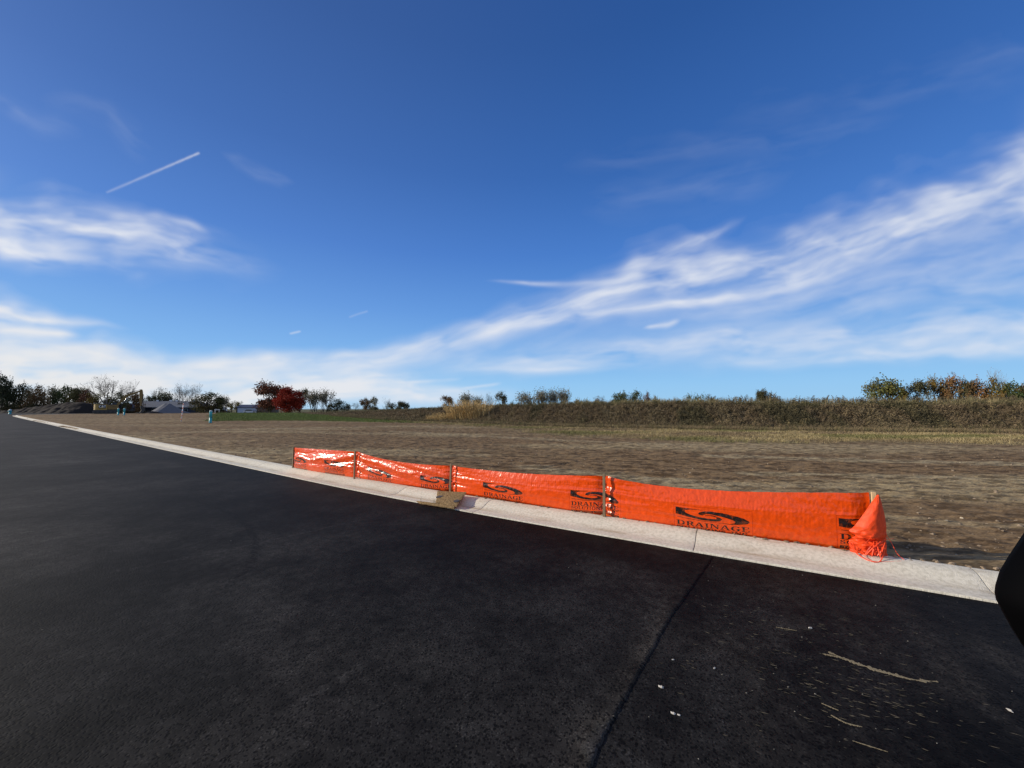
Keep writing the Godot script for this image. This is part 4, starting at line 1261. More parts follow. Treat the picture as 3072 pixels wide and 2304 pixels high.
# ---------------------------------------------------------------- the orange fence
func make_fence() -> void:
	var root := thing("silt_fence", "low orange plastic fence with black logos staked along the curb", "fence")
	var st_pts := [Vector2(-5.58, -9.84), Vector2(-3.35, -8.34), Vector2(-1.08, -6.98), Vector2(1.29, -5.42), Vector2(3.72, -4.05)]
	var tops := [0.515, 0.573, 0.475, 0.560, 0.618]      # cloth height at each stake
	var sag := [0.0, 0.075, 0.045, 0.085]
	var cum := [0.0]
	for k in 4: cum.append(cum[-1] + (st_pts[k] as Vector2).distance_to(st_pts[k + 1]))
	var tex := print_tex()
	var m := StandardMaterial3D.new()
	m.albedo_texture = tex
	m.roughness = 0.25
	m.metallic_specular = 0.5
	m.heightmap_enabled = true
	m.heightmap_texture = grey_tex(101, 0.045, 1024, 4, 400)
	m.heightmap_scale = 0.10
	m.cull_mode = BaseMaterial3D.CULL_DISABLED
	m.backlight_enabled = true
	m.backlight = Color(0.16, 0.16, 0.16)
	m.texture_repeat = true
	var edges := [-0.06, 1.5, 3.04, 4.55, 6.03, 7.63, 9.05, 10.66, 12.2]
	var vtop := [0.0, 0.02, -0.02, 0.0, 0.06, 0.07]      # how far the print sits below its usual place
	var nu := 1000; var nv := 56
	var pos := PackedVector3Array(); var uv := PackedVector2Array()
	pos.resize(nu * nv); uv.resize(nu * nv)
	var rip := noise(102, 1.0, 4)
	var total: float = cum[4]
	for i in nu:
		var s := total * i / (nu - 1)
		var k := 0
		while k < 3 and s > cum[k + 1]: k += 1
		var f: float = (s - cum[k]) / (cum[k + 1] - cum[k])
		var p := (st_pts[k] as Vector2).lerp(st_pts[k + 1], f)
		var dir = ((st_pts[k + 1] as Vector2) - st_pts[k]).normalized()
		var nrm := Vector2(-dir.y, dir.x)       # towards the road
		var ht = lerpf(tops[k], tops[k + 1], f) - sag[k] * 4.0 * f * (1 - f) * (1.0 + (0.9 if k == 3 else 0.2) * (0.5 - f))
		ht += 0.004 * rip.get_noise_1d(s * 6.0)
		var q := 0
		while q < edges.size() - 2 and s > edges[q + 1]: q += 1
		var u: float = q + (s - edges[q]) / (edges[q + 1] - edges[q])
		var vo: float = lerpf(vtop[k], vtop[k + 1], f)
		var from_l: float = s - cum[k]; var from_r: float = cum[k + 1] - s
		var pl := exp(-from_l / 0.26); var pr := exp(-from_r / 0.26)
		if k == 0: pl = 0.0
		if k == 3: pr *= 0.3
		var belly := 0.055 * sin(PI * f) * (1.0 if k != 1 else 0.6)
		for j in nv:
			var g := float(j) / (nv - 1)           # 0 at the ground, 1 at the top edge
			var y = g * ht
			var out := belly * sin(PI * clampf(g * 0.85 + 0.1, 0, 1)) - 0.012
			# gathers that fan out from each stake
			out += (pl + pr) * 0.030 * (rip.get_noise_2d(g * 5.0 + k * 9.0, s * 0.8) + 0.15 * rip.get_noise_2d(g * 11.0, s * 1.2 + k * 5.0))
			# long slack folds falling away from the tops of the stakes
			var slack: float = [1.0, 1.0, 0.35, 0.16][k]
			var ph := 0.0
			if k == 1: ph = (g + f * 0.72) * 15.0
			elif k == 0: ph = (g + (1.0 - f) * 0.10 - f * 0.25) * 14.0
			elif k == 2: ph = (g + f * 0.2) * 14.0
			else: ph = (g + f * 0.5) * 15.0
			var fold := sin(ph + rip.get_noise_2d(s * 0.7, g * 1.5) * 2.6)
			out += 0.024 * slack * fold * absf(fold) * sin(PI * clampf(g, 0.02, 0.98)) * (0.55 + 0.45 * rip.get_noise_2d(s * 0.9 + 20.0, g))
			# crisp small crinkles
			out += 0.0035 * rip.get_noise_2d(s * 9.0, g * 5.0) + 0.0022 * rip.get_noise_2d(s * 30.0, g * 7.0) * (1.0 if g > 0.55 else 0.5)
			# rows of small puckers from the rolled weave, and two faint length-wise creases
			var row := exp(-pow((g - 0.80) / 0.05, 2)) + exp(-pow((g - 0.66) / 0.04, 2)) + 0.5 * exp(-pow((g - 0.5) / 0.08, 2))
			out += 0.0022 * row * sin(s * 170.0 + 2.5 * rip.get_noise_2d(s * 3.0, g * 2.0)) * (0.6 + 0.9 * rip.get_noise_2d(s * 2.0, g * 3.0 + 50.0))
			out += 0.006 * (exp(-pow((g - 0.62 + 0.03 * rip.get_noise_1d(s)) / 0.03, 2)) - exp(-pow((g - 0.30 + 0.04 * rip.get_noise_1d(s + 9.0)) / 0.04, 2))) * (0.5 + 0.8 * rip.get_noise_1d(s * 0.8 + 30.0))
			if g < 0.06: out -= 0.02 * (1.0 - g / 0.06) 
			# behind the stake the cloth is held back
			out -= 0.034 * (exp(-pow(from_l / 0.09, 2)) + exp(-pow(from_r / 0.09, 2)))
			pos[j * nu + i] = Vector3(p.x + nrm.x * out, 0.088 + y, p.y + nrm.y * out)
			uv[j * nu + i] = Vector2(u, clampf((ht - y - vo) / 0.6, 0.002, 0.998))
	part("fabric", grid_mesh(nu, nv, pos, PackedColorArray(), uv, PackedVector2Array(), true), m, root)
	# stakes of sawn wood
	var wood := mat(.235, .165, .095, 0.85)
	wood.albedo_texture = noise_tex(105, 0.02, 256, 4, [[0.0, Color(.5, .47, .42)], [0.5, Color(.85, .83, .8)], [1.0, Color(1, 1, 1)]])
	wood.uv1_triplanar = true
	wood.uv1_scale = Vector3(14, 1.2, 14)
	var fresh := mat(.70, .50, .27, 0.8)
	fresh.albedo_texture = wood.albedo_texture
	fresh.uv1_triplanar = true
	fresh.uv1_scale = Vector3(10, 1.0, 10)
	for k in 5:
		var p: Vector2 = st_pts[k]
		var dir = ((st_pts[mini(k + 1, 4)] as Vector2) - st_pts[maxi(k - 1, 0)]).normalized()
		var nrm := Vector2(-dir.y, dir.x)
		var front := k > 0 and k < 4
		var h: float = [0.525, 0.595, 0.525, 0.608, 0.638][k]
		var o2 := nrm * (0.034 if front else -0.03)
		if k == 4: o2 += dir * 0.03
		var lean: float = [0.0, -0.01, -0.035, -0.008, 0.0][k]
		var b := Basis(Vector3(dir.x, 0, dir.y), Vector3.UP, Vector3(nrm.x, 0, nrm.y))
		b = b * Basis(Vector3(0, 0, 1), -lean * -1.0) 
		var st := begin()
		add_box(st, Vector3(p.x + o2.x, 0.03 + h / 2, p.y + o2.y), Vector3(0.036, h + 0.1, 0.022 if front else 0.03), b, 0.002)
		var o := part("stake", built(st), fresh if k == 4 else wood, root)
		if k == 4: o.set_meta("label", "pale fresh wood end stake")
	# the torn loose end folded forward over the last stake
	var plain := m.duplicate() as StandardMaterial3D
	plain.albedo_texture = noise_tex(107, 0.03, 256, 4, [[0.0, Color(.60, .045, .006)], [0.5, Color(.74, .062, .009)], [1.0, Color(.84, .085, .015)]])
	plain.roughness = 0.5
	plain.metallic_specular = 0.35
	var D := Vector3(.871, 0, .491); var N := Vector3(-.491, 0, .871)
	var E := Vector3(3.72, 0.0, -4.05)
	# local outline: along the fence, height, and how far it stands out
	var rows := [
		[Vector3(.052, .70, .00), Vector3(.060, .70, .015), Vector3(.066, .70, .0)],
		[Vector3(-.005, .62, .03), Vector3(.045, .625, .055), Vector3(.085, .62, -.01)],
		[Vector3(-.075, .50, .05), Vector3(.02, .505, .085), Vector3(.105, .495, -.02)],
		[Vector3(-.15, .375, .06), Vector3(-.01, .37, .115), Vector3(.112, .37, -.02)],
		[Vector3(-.205, .315, .065), Vector3(-.03, .29, .125), Vector3(.108, .285, -.015)],
		[Vector3(-.16, .275, .085), Vector3(-.05, .245, .075), Vector3(.10, .235, -.01)],
		[Vector3(-.20, .215, .04), Vector3(-.03, .19, .085), Vector3(.10, .18, .0)],
		[Vector3(-.205, .15, .045), Vector3(-.04, .13, .085), Vector3(.095, .125, .01)],
		[Vector3(-.20, .098, .055), Vector3(-.03, .096, .10), Vector3(.10, .094, .03)],
	]
	var fu := 22; var fv := 60
	var fp := PackedVector3Array(); var fuv := PackedVector2Array()
	fp.resize(fu * fv); fuv.resize(fu * fv)
	for j in fv:
		var t := float(j) / (fv - 1) * (rows.size() - 1)
		var a := mini(int(t), rows.size() - 2); var f := t - a
		for i in fu:
			var x := float(i) / (fu - 1)
			var get_ := func(rw: Array) -> Vector3:
				return (rw[0] as Vector3) * (1 - x) * (1 - x) + (rw[1] * 2.0 - (rw[0] + rw[2]) * 0.5) * 2.0 * x * (1 - x) + (rw[2] as Vector3) * x * x
			var c: Vector3 = (get_.call(rows[a]) as Vector3).lerp(get_.call(rows[a + 1]), f)
			c.z += (0.006 + 0.022 * smoothstep(2.5, 5.0, t)) * rip.get_noise_2d(x * 4.0, t * 1.1) + 0.004 * sin(x * 9.0 + t * 2.0) * clampf(t * 0.2, 0, 1)
			if j == fv - 1: c.y -= 0.02 * absf(rip.get_noise_1d(x * 40.0))
			fp[j * fu + i] = E + D * c.x + N * c.z + Vector3(0, c.y, 0)
			fuv[j * fu + i] = Vector2(x, t * 0.25)
	var fl := part("torn_flap", grid_mesh(fu, fv, fp, PackedColorArray(), fuv, PackedVector2Array(), false), plain, root)
	fl.set_meta("label", "torn loose end of the orange fabric folded over the last stake")
	var thread := mat(.82, .07, .015, 0.45)
	var rt := RandomNumberGenerator.new()
	rt.seed = 111
	var loops := [
		[[Vector3(-.21, .12, .06), Vector3(-.17, .04, .12), Vector3(-.10, .005, .19), Vector3(-.02, .0, .20), Vector3(.03, .05, .15), Vector3(.06, .12, .10)], .0045],
		[[Vector3(-.20, .12, .06), Vector3(-.16, .035, .13), Vector3(-.08, .003, .21), Vector3(.0, .01, .19), Vector3(.045, .09, .12)], .003],
		[[Vector3(-.19, .12, .07), Vector3(-.14, .05, .13), Vector3(-.06, .005, .20), Vector3(.06, .01, .17), Vector3(.17, .02, .12)], .0022],
		[[Vector3(-.02, .25, .12), Vector3(-.10, .15, .15), Vector3(-.15, .08, .15)], .002],
		[[Vector3(.09, .25, .01), Vector3(.13, .16, .03), Vector3(.16, .07, .06), Vector3(.20, .015, .09)], .0025],
		[[Vector3(.07, .18, .05), Vector3(.11, .19, .02), Vector3(.16, .20, .0)], .002],
	]
	for l in loops:
		var c := Curve3D.new()
		var pts: Array = l[0]
		for k in pts.size():
			var w: Vector3 = E + D * pts[k].x + N * pts[k].z + Vector3(0, 0.095 + pts[k].y - 0.0, 0)
			var w0: Vector3 = pts[maxi(k - 1, 0)]; var w1: Vector3 = pts[mini(k + 1, pts.size() - 1)]
			var tn := (D * (w1.x - w0.x) + N * (w1.z - w0.z) + Vector3(0, w1.y - w0.y, 0)) / 6.0
			# the threads rest on the sloping curb
			var below: float = (pts[k].z - 0.03)
			w.y = maxf(0.107 - maxf(below - 0.05, 0.0) * 0.33, w.y - 0.02)
			c.add_point(w, -tn, tn)
		var path := []; var rad := []
		for k in 25:
			path.append(c.sample_baked(c.get_baked_length() * k / 24.0, true)); rad.append(l[1])
		var st := begin()
		add_tube(st, path, rad, 5)
		part("loose_thread", built(st), thread, root)
	for k in 14:    # the frayed bundle at the foot of the flap
		var a := E + D * rt.randf_range(-.02, .08) + N * rt.randf_range(.04, .11) + Vector3(0, rt.randf_range(.2, .27), 0)
		var b := E + D * rt.randf_range(-.10, .03) + N * rt.randf_range(.10, .17) + Vector3(0, rt.randf_range(.10, .12), 0)
		var st := begin()
		var mid := a.lerp(b, 0.5) + N * 0.03 + Vector3(rt.randfn(), rt.randfn(), 0) * 0.01
		add_tube(st, [a, a.lerp(mid, 0.6), mid, b.lerp(mid, 0.3), b], [.003, .005, .006, .005, .002], 4)
		part("loose_thread", built(st), thread, root)

func make_mat() -> void:
	var root := thing("fibre_mat", "folded piece of brown fibre mat propped on the curb against a stake", "mat")
	var m := mat(.36, .245, .125, 0.95, 0.2)
	m.albedo_texture = noise_tex(121, 0.035, 512, 5, [[0.0, Color(.25, .23, .2)], [0.38, Color(.45, .43, .4)], [0.55, Color(.85, .83, .8)], [0.7, Color(1, 1, 1)], [1.0, Color(1, 1, .98)]])
	m.uv1_triplanar = true
	m.uv1_scale = Vector3(2.2, 2.2, 2.2)
	m.heightmap_enabled = true
	m.heightmap_texture = grey_tex(122, 0.12, 512, 4)
	m.heightmap_scale = 0.9
	var rag := noise(123, 4.0, 3)
	var slab := func(a: Vector3, b: Vector3, c: Vector3, d: Vector3, thick: float, bulge: float) -> ArrayMesh:
		# a, b along the upper edge, c, d along the lower edge (under b and a)
		var nn := 24
		var nrm: Vector3 = (b - a).cross(d - a).normalized()
		if nrm.z < 0 and absf(nrm.z) > 0.2 or nrm.y < -0.5: nrm = -nrm
		var lay := []
		for side in 2:
			var pts := []
			for j in nn + 1:
				for i in nn + 1:
					var u := float(i) / nn; var v := float(j) / nn
					var p := a.lerp(b, u).lerp(d.lerp(c, u), v)
					var e := minf(minf(u, 1 - u), minf(v, 1 - v))
					var edge := 0.010 * rag.get_noise_2d(u * 6.0, v * 6.0) * (1.0 if e < 0.02 else 0.0)
					p += ((b - a).normalized() + (d - a).normalized()) * edge
					var th := thick * (0.5 if side == 0 else -0.5) * (1.0 if e > 0.01 else 0.55)
					p += nrm * (th + bulge * sin(PI * u) * sin(PI * v) + 0.006 * rag.get_noise_2d(u * 2.0 + 5.0, v * 2.0))
					pts.append(p)
			lay.append(pts)
		var st := begin(true)
		for j in nn:
			for i in nn:
				var k := j * (nn + 1) + i
				quad(st, lay[0][k], lay[0][k + 1], lay[0][k + nn + 2], lay[0][k + nn + 1])
				quad(st, lay[1][k], lay[1][k + nn + 1], lay[1][k + nn + 2], lay[1][k + 1])
		st.set_smooth_group(-1)
		for i in nn:
			for e in [[i, i + 1], [nn * (nn + 1) + i + 1, nn * (nn + 1) + i], [(i + 1) * (nn + 1), i * (nn + 1)], [i * (nn + 1) + nn, (i + 1) * (nn + 1) + nn]]:
				quad(st, lay[0][e[0]], lay[1][e[0]], lay[1][e[1]], lay[0][e[1]])
		return built(st)
	# upright leaf leaning on the fence, and the part folded flat over the gutter
	var tl := Vector3(-1.30, 0.150, -6.80); var tr := Vector3(-0.765, 0.185, -6.54)
	var br := Vector3(-0.865, 0.058, -6.12); var bl := Vector3(-1.235, 0.062, -6.345)
	part("upper_leaf", slab.call(tl, tr, br, bl, 0.022, 0.012), m, root)
	var fl := Vector3(-1.60, 0.042, -6.53); var fr := Vector3(-0.90, 0.056, -6.17)
	var gr := Vector3(-0.90, 0.028, -6.09); var gl := Vector3(-1.52, 0.026, -6.44)
	part("lower_fold", slab.call(fl, fr, gr, gl, 0.024, 0.008), m, root)
	var dark := mat(.045, .042, .05, 0.9)
	var nu: Vector3 = (tr - tl).cross(bl - tl).normalized()
	if nu.z < 0: nu = -nu
	for q in [[.13, .55, .12, .07, .5], [.88, .72, .10, .085, 0.0]]:
		var c := tl.lerp(tr, q[0]).lerp(bl.lerp(br, q[0]), q[1]) + nu * (0.0135 + 0.012 * sin(PI * q[0]) * sin(PI * q[1]))
		var ax := (tr - tl).normalized(); var ay := nu.cross(ax)
		var b := Basis(ax, ay, nu).orthonormalized() * Basis(Vector3(0, 0, 1), q[4])
		var poly := PackedVector2Array()
		for k in 11:
			var a := TAU * k / 11.0
			poly.append(Vector2(cos(a) * q[2] * (0.5 + 0.10 * rag.get_noise_1d(k * 3.0 + q[0] * 50)), sin(a) * q[3] * (0.5 + 0.12 * rag.get_noise_1d(k * 5.0 + q[0] * 90))))
		var st := begin()
		add_prism(st, poly, -0.006, 0.004, Transform3D(b, c))
		part("dark_patch", built(st), dark, root)
	var fib := mat(.10, .075, .04, 0.9)
	for q in [[.14, .085], [.47, .06], [.50, .075], [.52, .05]]:
		var p := fl.lerp(fr, q[0]) + Vector3(0, 0.008, 0.03)
		var st := begin()
		add_tube(st, [p, p + Vector3(-0.004, q[1] * 0.6, 0), p + Vector3(0.008, q[1], -0.01)], [.0026, .002, .0012], 4)
		part("loose_fibre", built(st), fib, root)

# ---------------------------------------------------------------- posts and markers
func make_posts() -> void:
	var teal := mat(.035, .33, .36, 0.45)
	var teal2 := mat(.05, .40, .43, 0.45)
	var cap := mat(.50, .60, .60, 0.5)
	var proto: Node3D = null
	for q in [[-31.18, -39.87, 0.0, "teal utility post standing alone in the soil right of the striped pole"], [-71.6, -70.0, 0.6, "left one of the two teal utility posts in front of the excavator"], [-70.1, -69.6, 0.3, "right one of the two teal utility posts in front of the excavator"]]:
		var o: Node3D
		if proto == null:
			o = thing("utility_post", q[3], "post", Vector3.ZERO, 0, "teal utility posts")
			var st := begin(true)
			add_tube(st, [Vector3(0, -0.1, 0), Vector3(0, 0.02, 0), Vector3(0, 0.56, 0)], [.125, .125, .12], 20)
			part("lower_post", built(st), teal, o)
			st = begin(true)
			add_tube(st, [Vector3(0, 0.605, 0), Vector3(0, 1.18, 0), Vector3(0, 1.2, 0)], [.125, .125, .118], 20)
			part("upper_cover", built(st), teal2, o)
			st = begin(true)
			add_tube(st, [Vector3(0, 0.55, 0), Vector3(0, 0.57, 0), Vector3(0, 0.60, 0), Vector3(0, 0.615, 0)], [.12, .137, .137, .125], 20)
			part("band", built(st), mat(.02, .16, .17, 0.6), o)
			st = begin(true)
			add_tube(st, [Vector3(0, 1.195, 0), Vector3(0, 1.26, 0), Vector3(0, 1.30, 0), Vector3(0, 1.315, 0)], [.122, .12, .09, .03], 20)
			part("cap", built(st), cap, o)
			st = begin()
			for k in 5:
				add_box(st, Vector3(cos(k * 1.3) * .2, 0.0, sin(k * 1.3) * .18), Vector3(.1, .06, .09), Basis(Vector3.UP, k), 0.01)
			part("soil_collar", built(st), mat(.12, .09, .06), o)
			proto = o
		else:
			o = proto.duplicate()
			o.name = numbered("utility_post")
			add_child(o)
			tag(o, q[3], "post", "teal utility posts")
		o.position = Vector3(q[0], 0.085 + rise(q[1]), q[1])
		o.rotation.y = q[2]
	# striped pole
	var pole := thing("striped_pole", "thin leaning white pole with pinkish orange bands standing in the soil", "pole", Vector3(-37.12, 0.1 + rise(-43.25), -43.25))
	pole.rotation.z = -0.085
	var st := begin(true)
	add_tube(st, [Vector3(0, -0.2, 0), Vector3(0, 2.05, 0)], [.045, .042], 10)
	part("shaft", built(st), mat(.78, .74, .72, 0.5), pole)
	for k in 5:
		st = begin(true)
		var y := 0.18 + k * 0.42
		add_tube(st, [Vector3(0, y, 0), Vector3(0, y + 0.16, 0)], [.049, .049], 10)
		part("band", built(st), mat(.72, .26, .20, 0.6), pole)
	# small markers at the foot of the bank
	for q in [[10.55, -31.4, 0.72, "thin white marker stake with a hooked top at the bank's foot, centre right"], [-2.3, -38.6, 1.35, "tan wooden stake at the bank's foot just right of the grass mound"], [28.7, -25.2, 0.5, "short white marker stake at the bank's foot near the right side"]]:
		var o := thing("marker_stake", q[3], "stake", Vector3(q[0], 0.05 + rise(q[1]), q[1]), 0.0, "marker stakes along the bank")
		st = begin()
		add_box(st, Vector3(0, q[2] / 2, 0), Vector3(.05, q[2], .03), Basis(), .004)
		part("shaft", built(st), mat(.62, .58, .50, 0.8) if q[2] != 1.35 else mat(.38, .27, .15, 0.85), o)
		if q[2] == 0.72:
			st = begin()
			add_box(st, Vector3(-0.09, q[2] - 0.02, 0), Vector3(.14, .04, .03), Basis(), .004)
			part("top_arm", built(st), mat(.62, .58, .50, 0.8), o)
	# hydrant at the far corner of the curb
	var hy := thing("fire_hydrant", "small teal hydrant by the far left corner of the curb", "hydrant", Vector3(-109.5, 0.10 + rise(-84), -84))
	st = begin(true)
	add_tube(st, [Vector3(0, -.1, 0), Vector3(0, .05, 0), Vector3(0, .07, 0), Vector3(0, .62, 0), Vector3(0, .70, 0)], [.26, .26, .17, .16, .22], 14)
	part("barrel", built(st), teal, hy)
	st = begin(true)
	add_tube(st, [Vector3(0, .70, 0), Vector3(0, .80, 0), Vector3(0, .92, 0), Vector3(0, 1.0, 0)], [.24, .22, .14, .05], 14)
	part("bonnet", built(st), mat(.55, .62, .62, 0.5), hy)
	for k in 3:
		st = begin(true)
		var d := Vector3(cos(k * PI / 2), 0, sin(k * PI / 2))
		add_tube(st, [Vector3(0, .52, 0) + d * .12, Vector3(0, .52, 0) + d * .33], [.09, .10], 10)
		part("outlet", built(st), teal, hy)

# ---------------------------------------------------------------- heaps
func make_heaps() -> void:
	var heap := func(called: String, label: String, m: Material, ridge: Array, deep: float, at: Vector3, rough: float, sd: int) -> void:
		# ridge: [x, height] pairs; the heap falls off to both sides at its angle of rest
		var nz := noise(sd, 0.35, 5)
		var x0: float = ridge[0][0]; var x1: float = ridge[-1][0]
		var nu := 110; var nv := 50
		var pos := PackedVector3Array()
		var uv := PackedVector2Array()
		for j in nv:
			var w := (float(j) / (nv - 1) * 2 - 1) * deep
			for i in nu:
				var x := lerpf(x0, x1, float(i) / (nu - 1))
				var h := 0.0
				for k in ridge.size() - 1:
					if x >= ridge[k][0] and x <= ridge[k + 1][0]:
						h = lerpf(ridge[k][1], ridge[k + 1][1], (x - ridge[k][0]) / (ridge[k + 1][0] - ridge[k][0]))
				var fall := absf(w) * 0.72
				var y := h - fall * (1.0 if absf(w) > 0.5 else absf(w) / 0.5 * 0.75 + 0.25)
				y += rough * nz.get_noise_2d(x * 1.5, w * 1.5) * smoothstep(-0.2, 0.5, y)
				pos.append(Vector3(x, maxf(y, -0.25), w))
				uv.append(Vector2(x, w))
		var o := part(called, grid_mesh(nu, nv, pos, PackedColorArray(), uv, PackedVector2Array(), false), m)
		o.position = at
		tag(o, label, "heap")
	var gritty := func(c: Color, sd: int) -> StandardMaterial3D:
		var m := mat(c.r, c.g, c.b, 0.95, 0.2)
		m.albedo_texture = noise_tex(sd, 0.15, 256, 4, [[0.0, Color(.55, .55, .55)], [0.5, Color(.85, .85, .85)], [1.0, Color(1, 1, 1)]])
		m.uv1_scale = Vector3(0.3, 0.3, 1)
		return m
	heap.call("earth_pile", "long low dark earth pile left of the excavator", gritty.call(Color(.034, .029, .027), 131), [[-142, 0.0], [-136, .75], [-132, 1.0], [-124, 2.1], [-118, 2.85], [-115, 3.1], [-112.3, 2.9], [-110.3, 1.0], [-109, 0.0]], 6.0, Vector3(0, 0.35, -102), 0.45, 132)
	heap.call("gravel_pile", "grey gravel heap right of the excavator's bucket", gritty.call(Color(.165, .168, .185), 133), [[-90.4, 0.0], [-89, .55], [-86.4, 2.2], [-85.5, 2.55], [-84.6, 2.5], [-83, 1.7], [-81, .72], [-78.8, 0.0]], 4.2, Vector3(0, 0.45, -95), 0.10, 134)
	heap.call("soil_mound", "small dark soil mound at the gravel heap's left foot", gritty.call(Color(.06, .05, .045), 135), [[-86.6, 0.0], [-85.4, .4], [-84.2, .62], [-83, .45], [-81.2, 0.0]], 1.2, Vector3(0, 0.5, -90), 0.12, 136)

# ---------------------------------------------------------------- excavator
func make_excavator() -> void:
	var o := thing("excavator", "yellow tracked excavator parked beyond the field with boom raised", "excavator", Vector3(-90.6, 0.08 + rise(-86), -86.0), 0.80)
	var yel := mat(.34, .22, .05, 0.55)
	var shaded_yel := mat(.20, .125, .035, 0.7)  # same yellow paint, with the darkness of the shaded side put into its colour
	var blk := mat(.018, .018, .02, 0.6)
	var steel := mat(.05, .045, .04, 0.7)
	var st: SurfaceTool
	for s in [-1.0, 1.0]:
		st = begin()
		var poly := PackedVector2Array()
		for k in 9: poly.append(Vector2(-1.75, .42) + Vector2.from_angle(PI / 2 + PI * k / 8.0) * .40)
		for k in 9: poly.append(Vector2(1.75, .42) + Vector2.from_angle(-PI / 2 + PI * k / 8.0) * .40)
		add_prism(st, poly, s * 1.0 - .3, s * 1.0 + .3)
		var tr := part("track", built(st), steel, o)
		for k in 6:
			st = begin()
			add_tube(st, [Vector3(-1.6 + k * .64, .36, s * 1.3), Vector3(-1.6 + k * .64, .36, s * 1.34)], [.2, .2], 10)
			part("roller", built(st), blk, tr)
		for k in 16:
			st = begin()
			add_box(st, Vector3(-1.7 + k * .226, .03, s), Vector3(.16, .08, .62), Basis(), .01)
			part("track_shoe", built(st), blk, tr)
	st = begin()
	add_box(st, Vector3(0, .55, 0), Vector3(1.6, .3, 1.5), Basis(), .04)
	add_tube(st, [Vector3(0, .6, 0), Vector3(0, .86, 0)], [.75, .75], 18)
	part("undercarriage", built(st), steel, o)
	# the upper house with its rounded tail
	st = begin(true)
	var outline := PackedVector2Array()
	for k in 13:
		var a := PI * 0.5 + PI * k / 12.0
		outline.append(Vector2(-1.15 + cos(a) * .82, sin(a) * 1.28))
	outline.append(Vector2(.1, -1.28)); outline.append(Vector2(.1, 1.28))
	st = begin()
	add_prism(st, outline, -2.08, -.86, Transform3D(Basis(Vector3.RIGHT, PI / 2), Vector3.ZERO))
	part("counterweight", built(st), yel, o)
	st = begin()
	add_box(st, Vector3(.98, 1.42, .0), Vector3(1.72, 1.1, 2.5), Basis(), .06)
	part("side_housing", built(st), shaded_yel, o)
	st = begin()
	add_box(st, Vector3(-.65, 2.10, 0), Vector3(1.7, .16, 2.2), Basis(), .05)
	add_box(st, Vector3(.9, 2.05, .3), Vector3(1.3, .18, 1.5), Basis(), .05)
	part("engine_hood", built(st), blk, o)
	st = begin()
	add_tube(st, [Vector3(-.9, 2.1, .5), Vector3(-.9, 2.42, .5)], [.06, .06], 8)
	part("exhaust", built(st), blk, o)
	st = begin()
	add_box(st, Vector3(1.0, .93, 0), Vector3(1.9, .14, 2.5), Basis(), .03)
	part("deck", built(st), blk, o)
	for q in [[.75, 1.78, .35], [1.15, 1.55, .5]]:
		st = begin()
		add_box(st, Vector3(q[0], q[1], 1.255), Vector3(q[2], .1, .03), Basis(), .01)
		part("vent", built(st), blk, o)
	var logo := part("logo_panel", BoxMesh.new(), blk, o)
	(logo.mesh as BoxMesh).size = Vector3(1.12, .80, .03)
	logo.position = Vector3(-.66, 1.58, 1.288)
	# white letters with a small yellow triangle at their foot
	var tm := TextMesh.new()
	var f := SystemFont.new()
	f.font_names = PackedStringArray(["Droid Sans"])
	f.font_weight = 800
	tm.font = f; tm.text = "CAT"; tm.font_size = 48; tm.pixel_size = 0.0125; tm.depth = 0.02
	var word := part("lettering", tm, mat(.75, .75, .72, 0.5), logo)
	word.position = Vector3(0, .03, .026)
	word.scale = Vector3(1.0, 1.1, 1.0)
	st = begin()
	add_prism(st, PackedVector2Array([Vector2(-.16, -.26), Vector2(.16, -.26), Vector2(0, -.06)]), .016, .042)
	part("triangle", built(st), mat(.75, .48, .03, 0.5), logo)
	# cab on the far side
	st = begin()
	add_prism(st, PackedVector2Array([Vector2(.85, 1.0), Vector2(2.2, 1.0), Vector2(2.3, 1.5), Vector2(2.0, 2.55), Vector2(.95, 2.6)]), -1.25, -.35)
	var cab := part("cab", built(st), blk, o)
	var glass := mat(.03, .04, .05, 0.1)
	st = begin()
	add_box(st, Vector3(1.5, 2.0, -.335), Vector3(.8, .7, .02), Basis(), .005)
	part("pane", built(st), glass, cab)
	# boom, bent at its knee
	st = begin()
	add_prism(st, PackedVector2Array([Vector2(1.35, 1.95), Vector2(1.75, 1.75), Vector2(2.25, 2.45), Vector2(2.95, 3.55), Vector2(3.45, 4.05), Vector2(4.6, 4.72), Vector2(5.35, 5.08), Vector2(5.45, 5.3), Vector2(5.25, 5.38), Vector2(4.3, 5.0), Vector2(3.1, 4.45), Vector2(2.6, 4.05), Vector2(2.2, 3.3)]), -.24, .24)
	part("boom", built(st), shaded_yel, o)
	st = begin()
	add_prism(st, PackedVector2Array([Vector2(5.12, 5.45), Vector2(5.35, 5.68), Vector2(5.6, 5.55), Vector2(5.72, 4.9), Vector2(5.66, 3.2), Vector2(5.55, 1.75), Vector2(5.38, 1.72), Vector2(5.22, 3.2), Vector2(5.1, 4.6)]), -.18, .18)
	part("stick", built(st), shaded_yel, o)
	for s in [-1.0, 1.0]:
		st = begin()
		add_tube(st, [Vector3(2.15, 1.55, s * .36), Vector3(2.75, 2.75, s * .36)], [.10, .10], 8)
		var cy := part("boom_cylinder", built(st), blk, o)
		st = begin()
		add_tube(st, [Vector3(2.75, 2.75, s * .36), Vector3(3.15, 3.6, s * .36)], [.05, .05], 8)
		part("rod", built(st), mat(.6, .6, .6, 0.25, 0.5, 1.0), cy)
	st = begin()
	add_tube(st, [Vector3(2.95, 4.55, 0), Vector3(4.35, 5.22, 0)], [.105, .105], 8)
	var sc := part("stick_cylinder", built(st), blk, o)
	st = begin()
	add_tube(st, [Vector3(4.35, 5.22, 0), Vector3(5.3, 5.6, 0)], [.05, .05], 8)
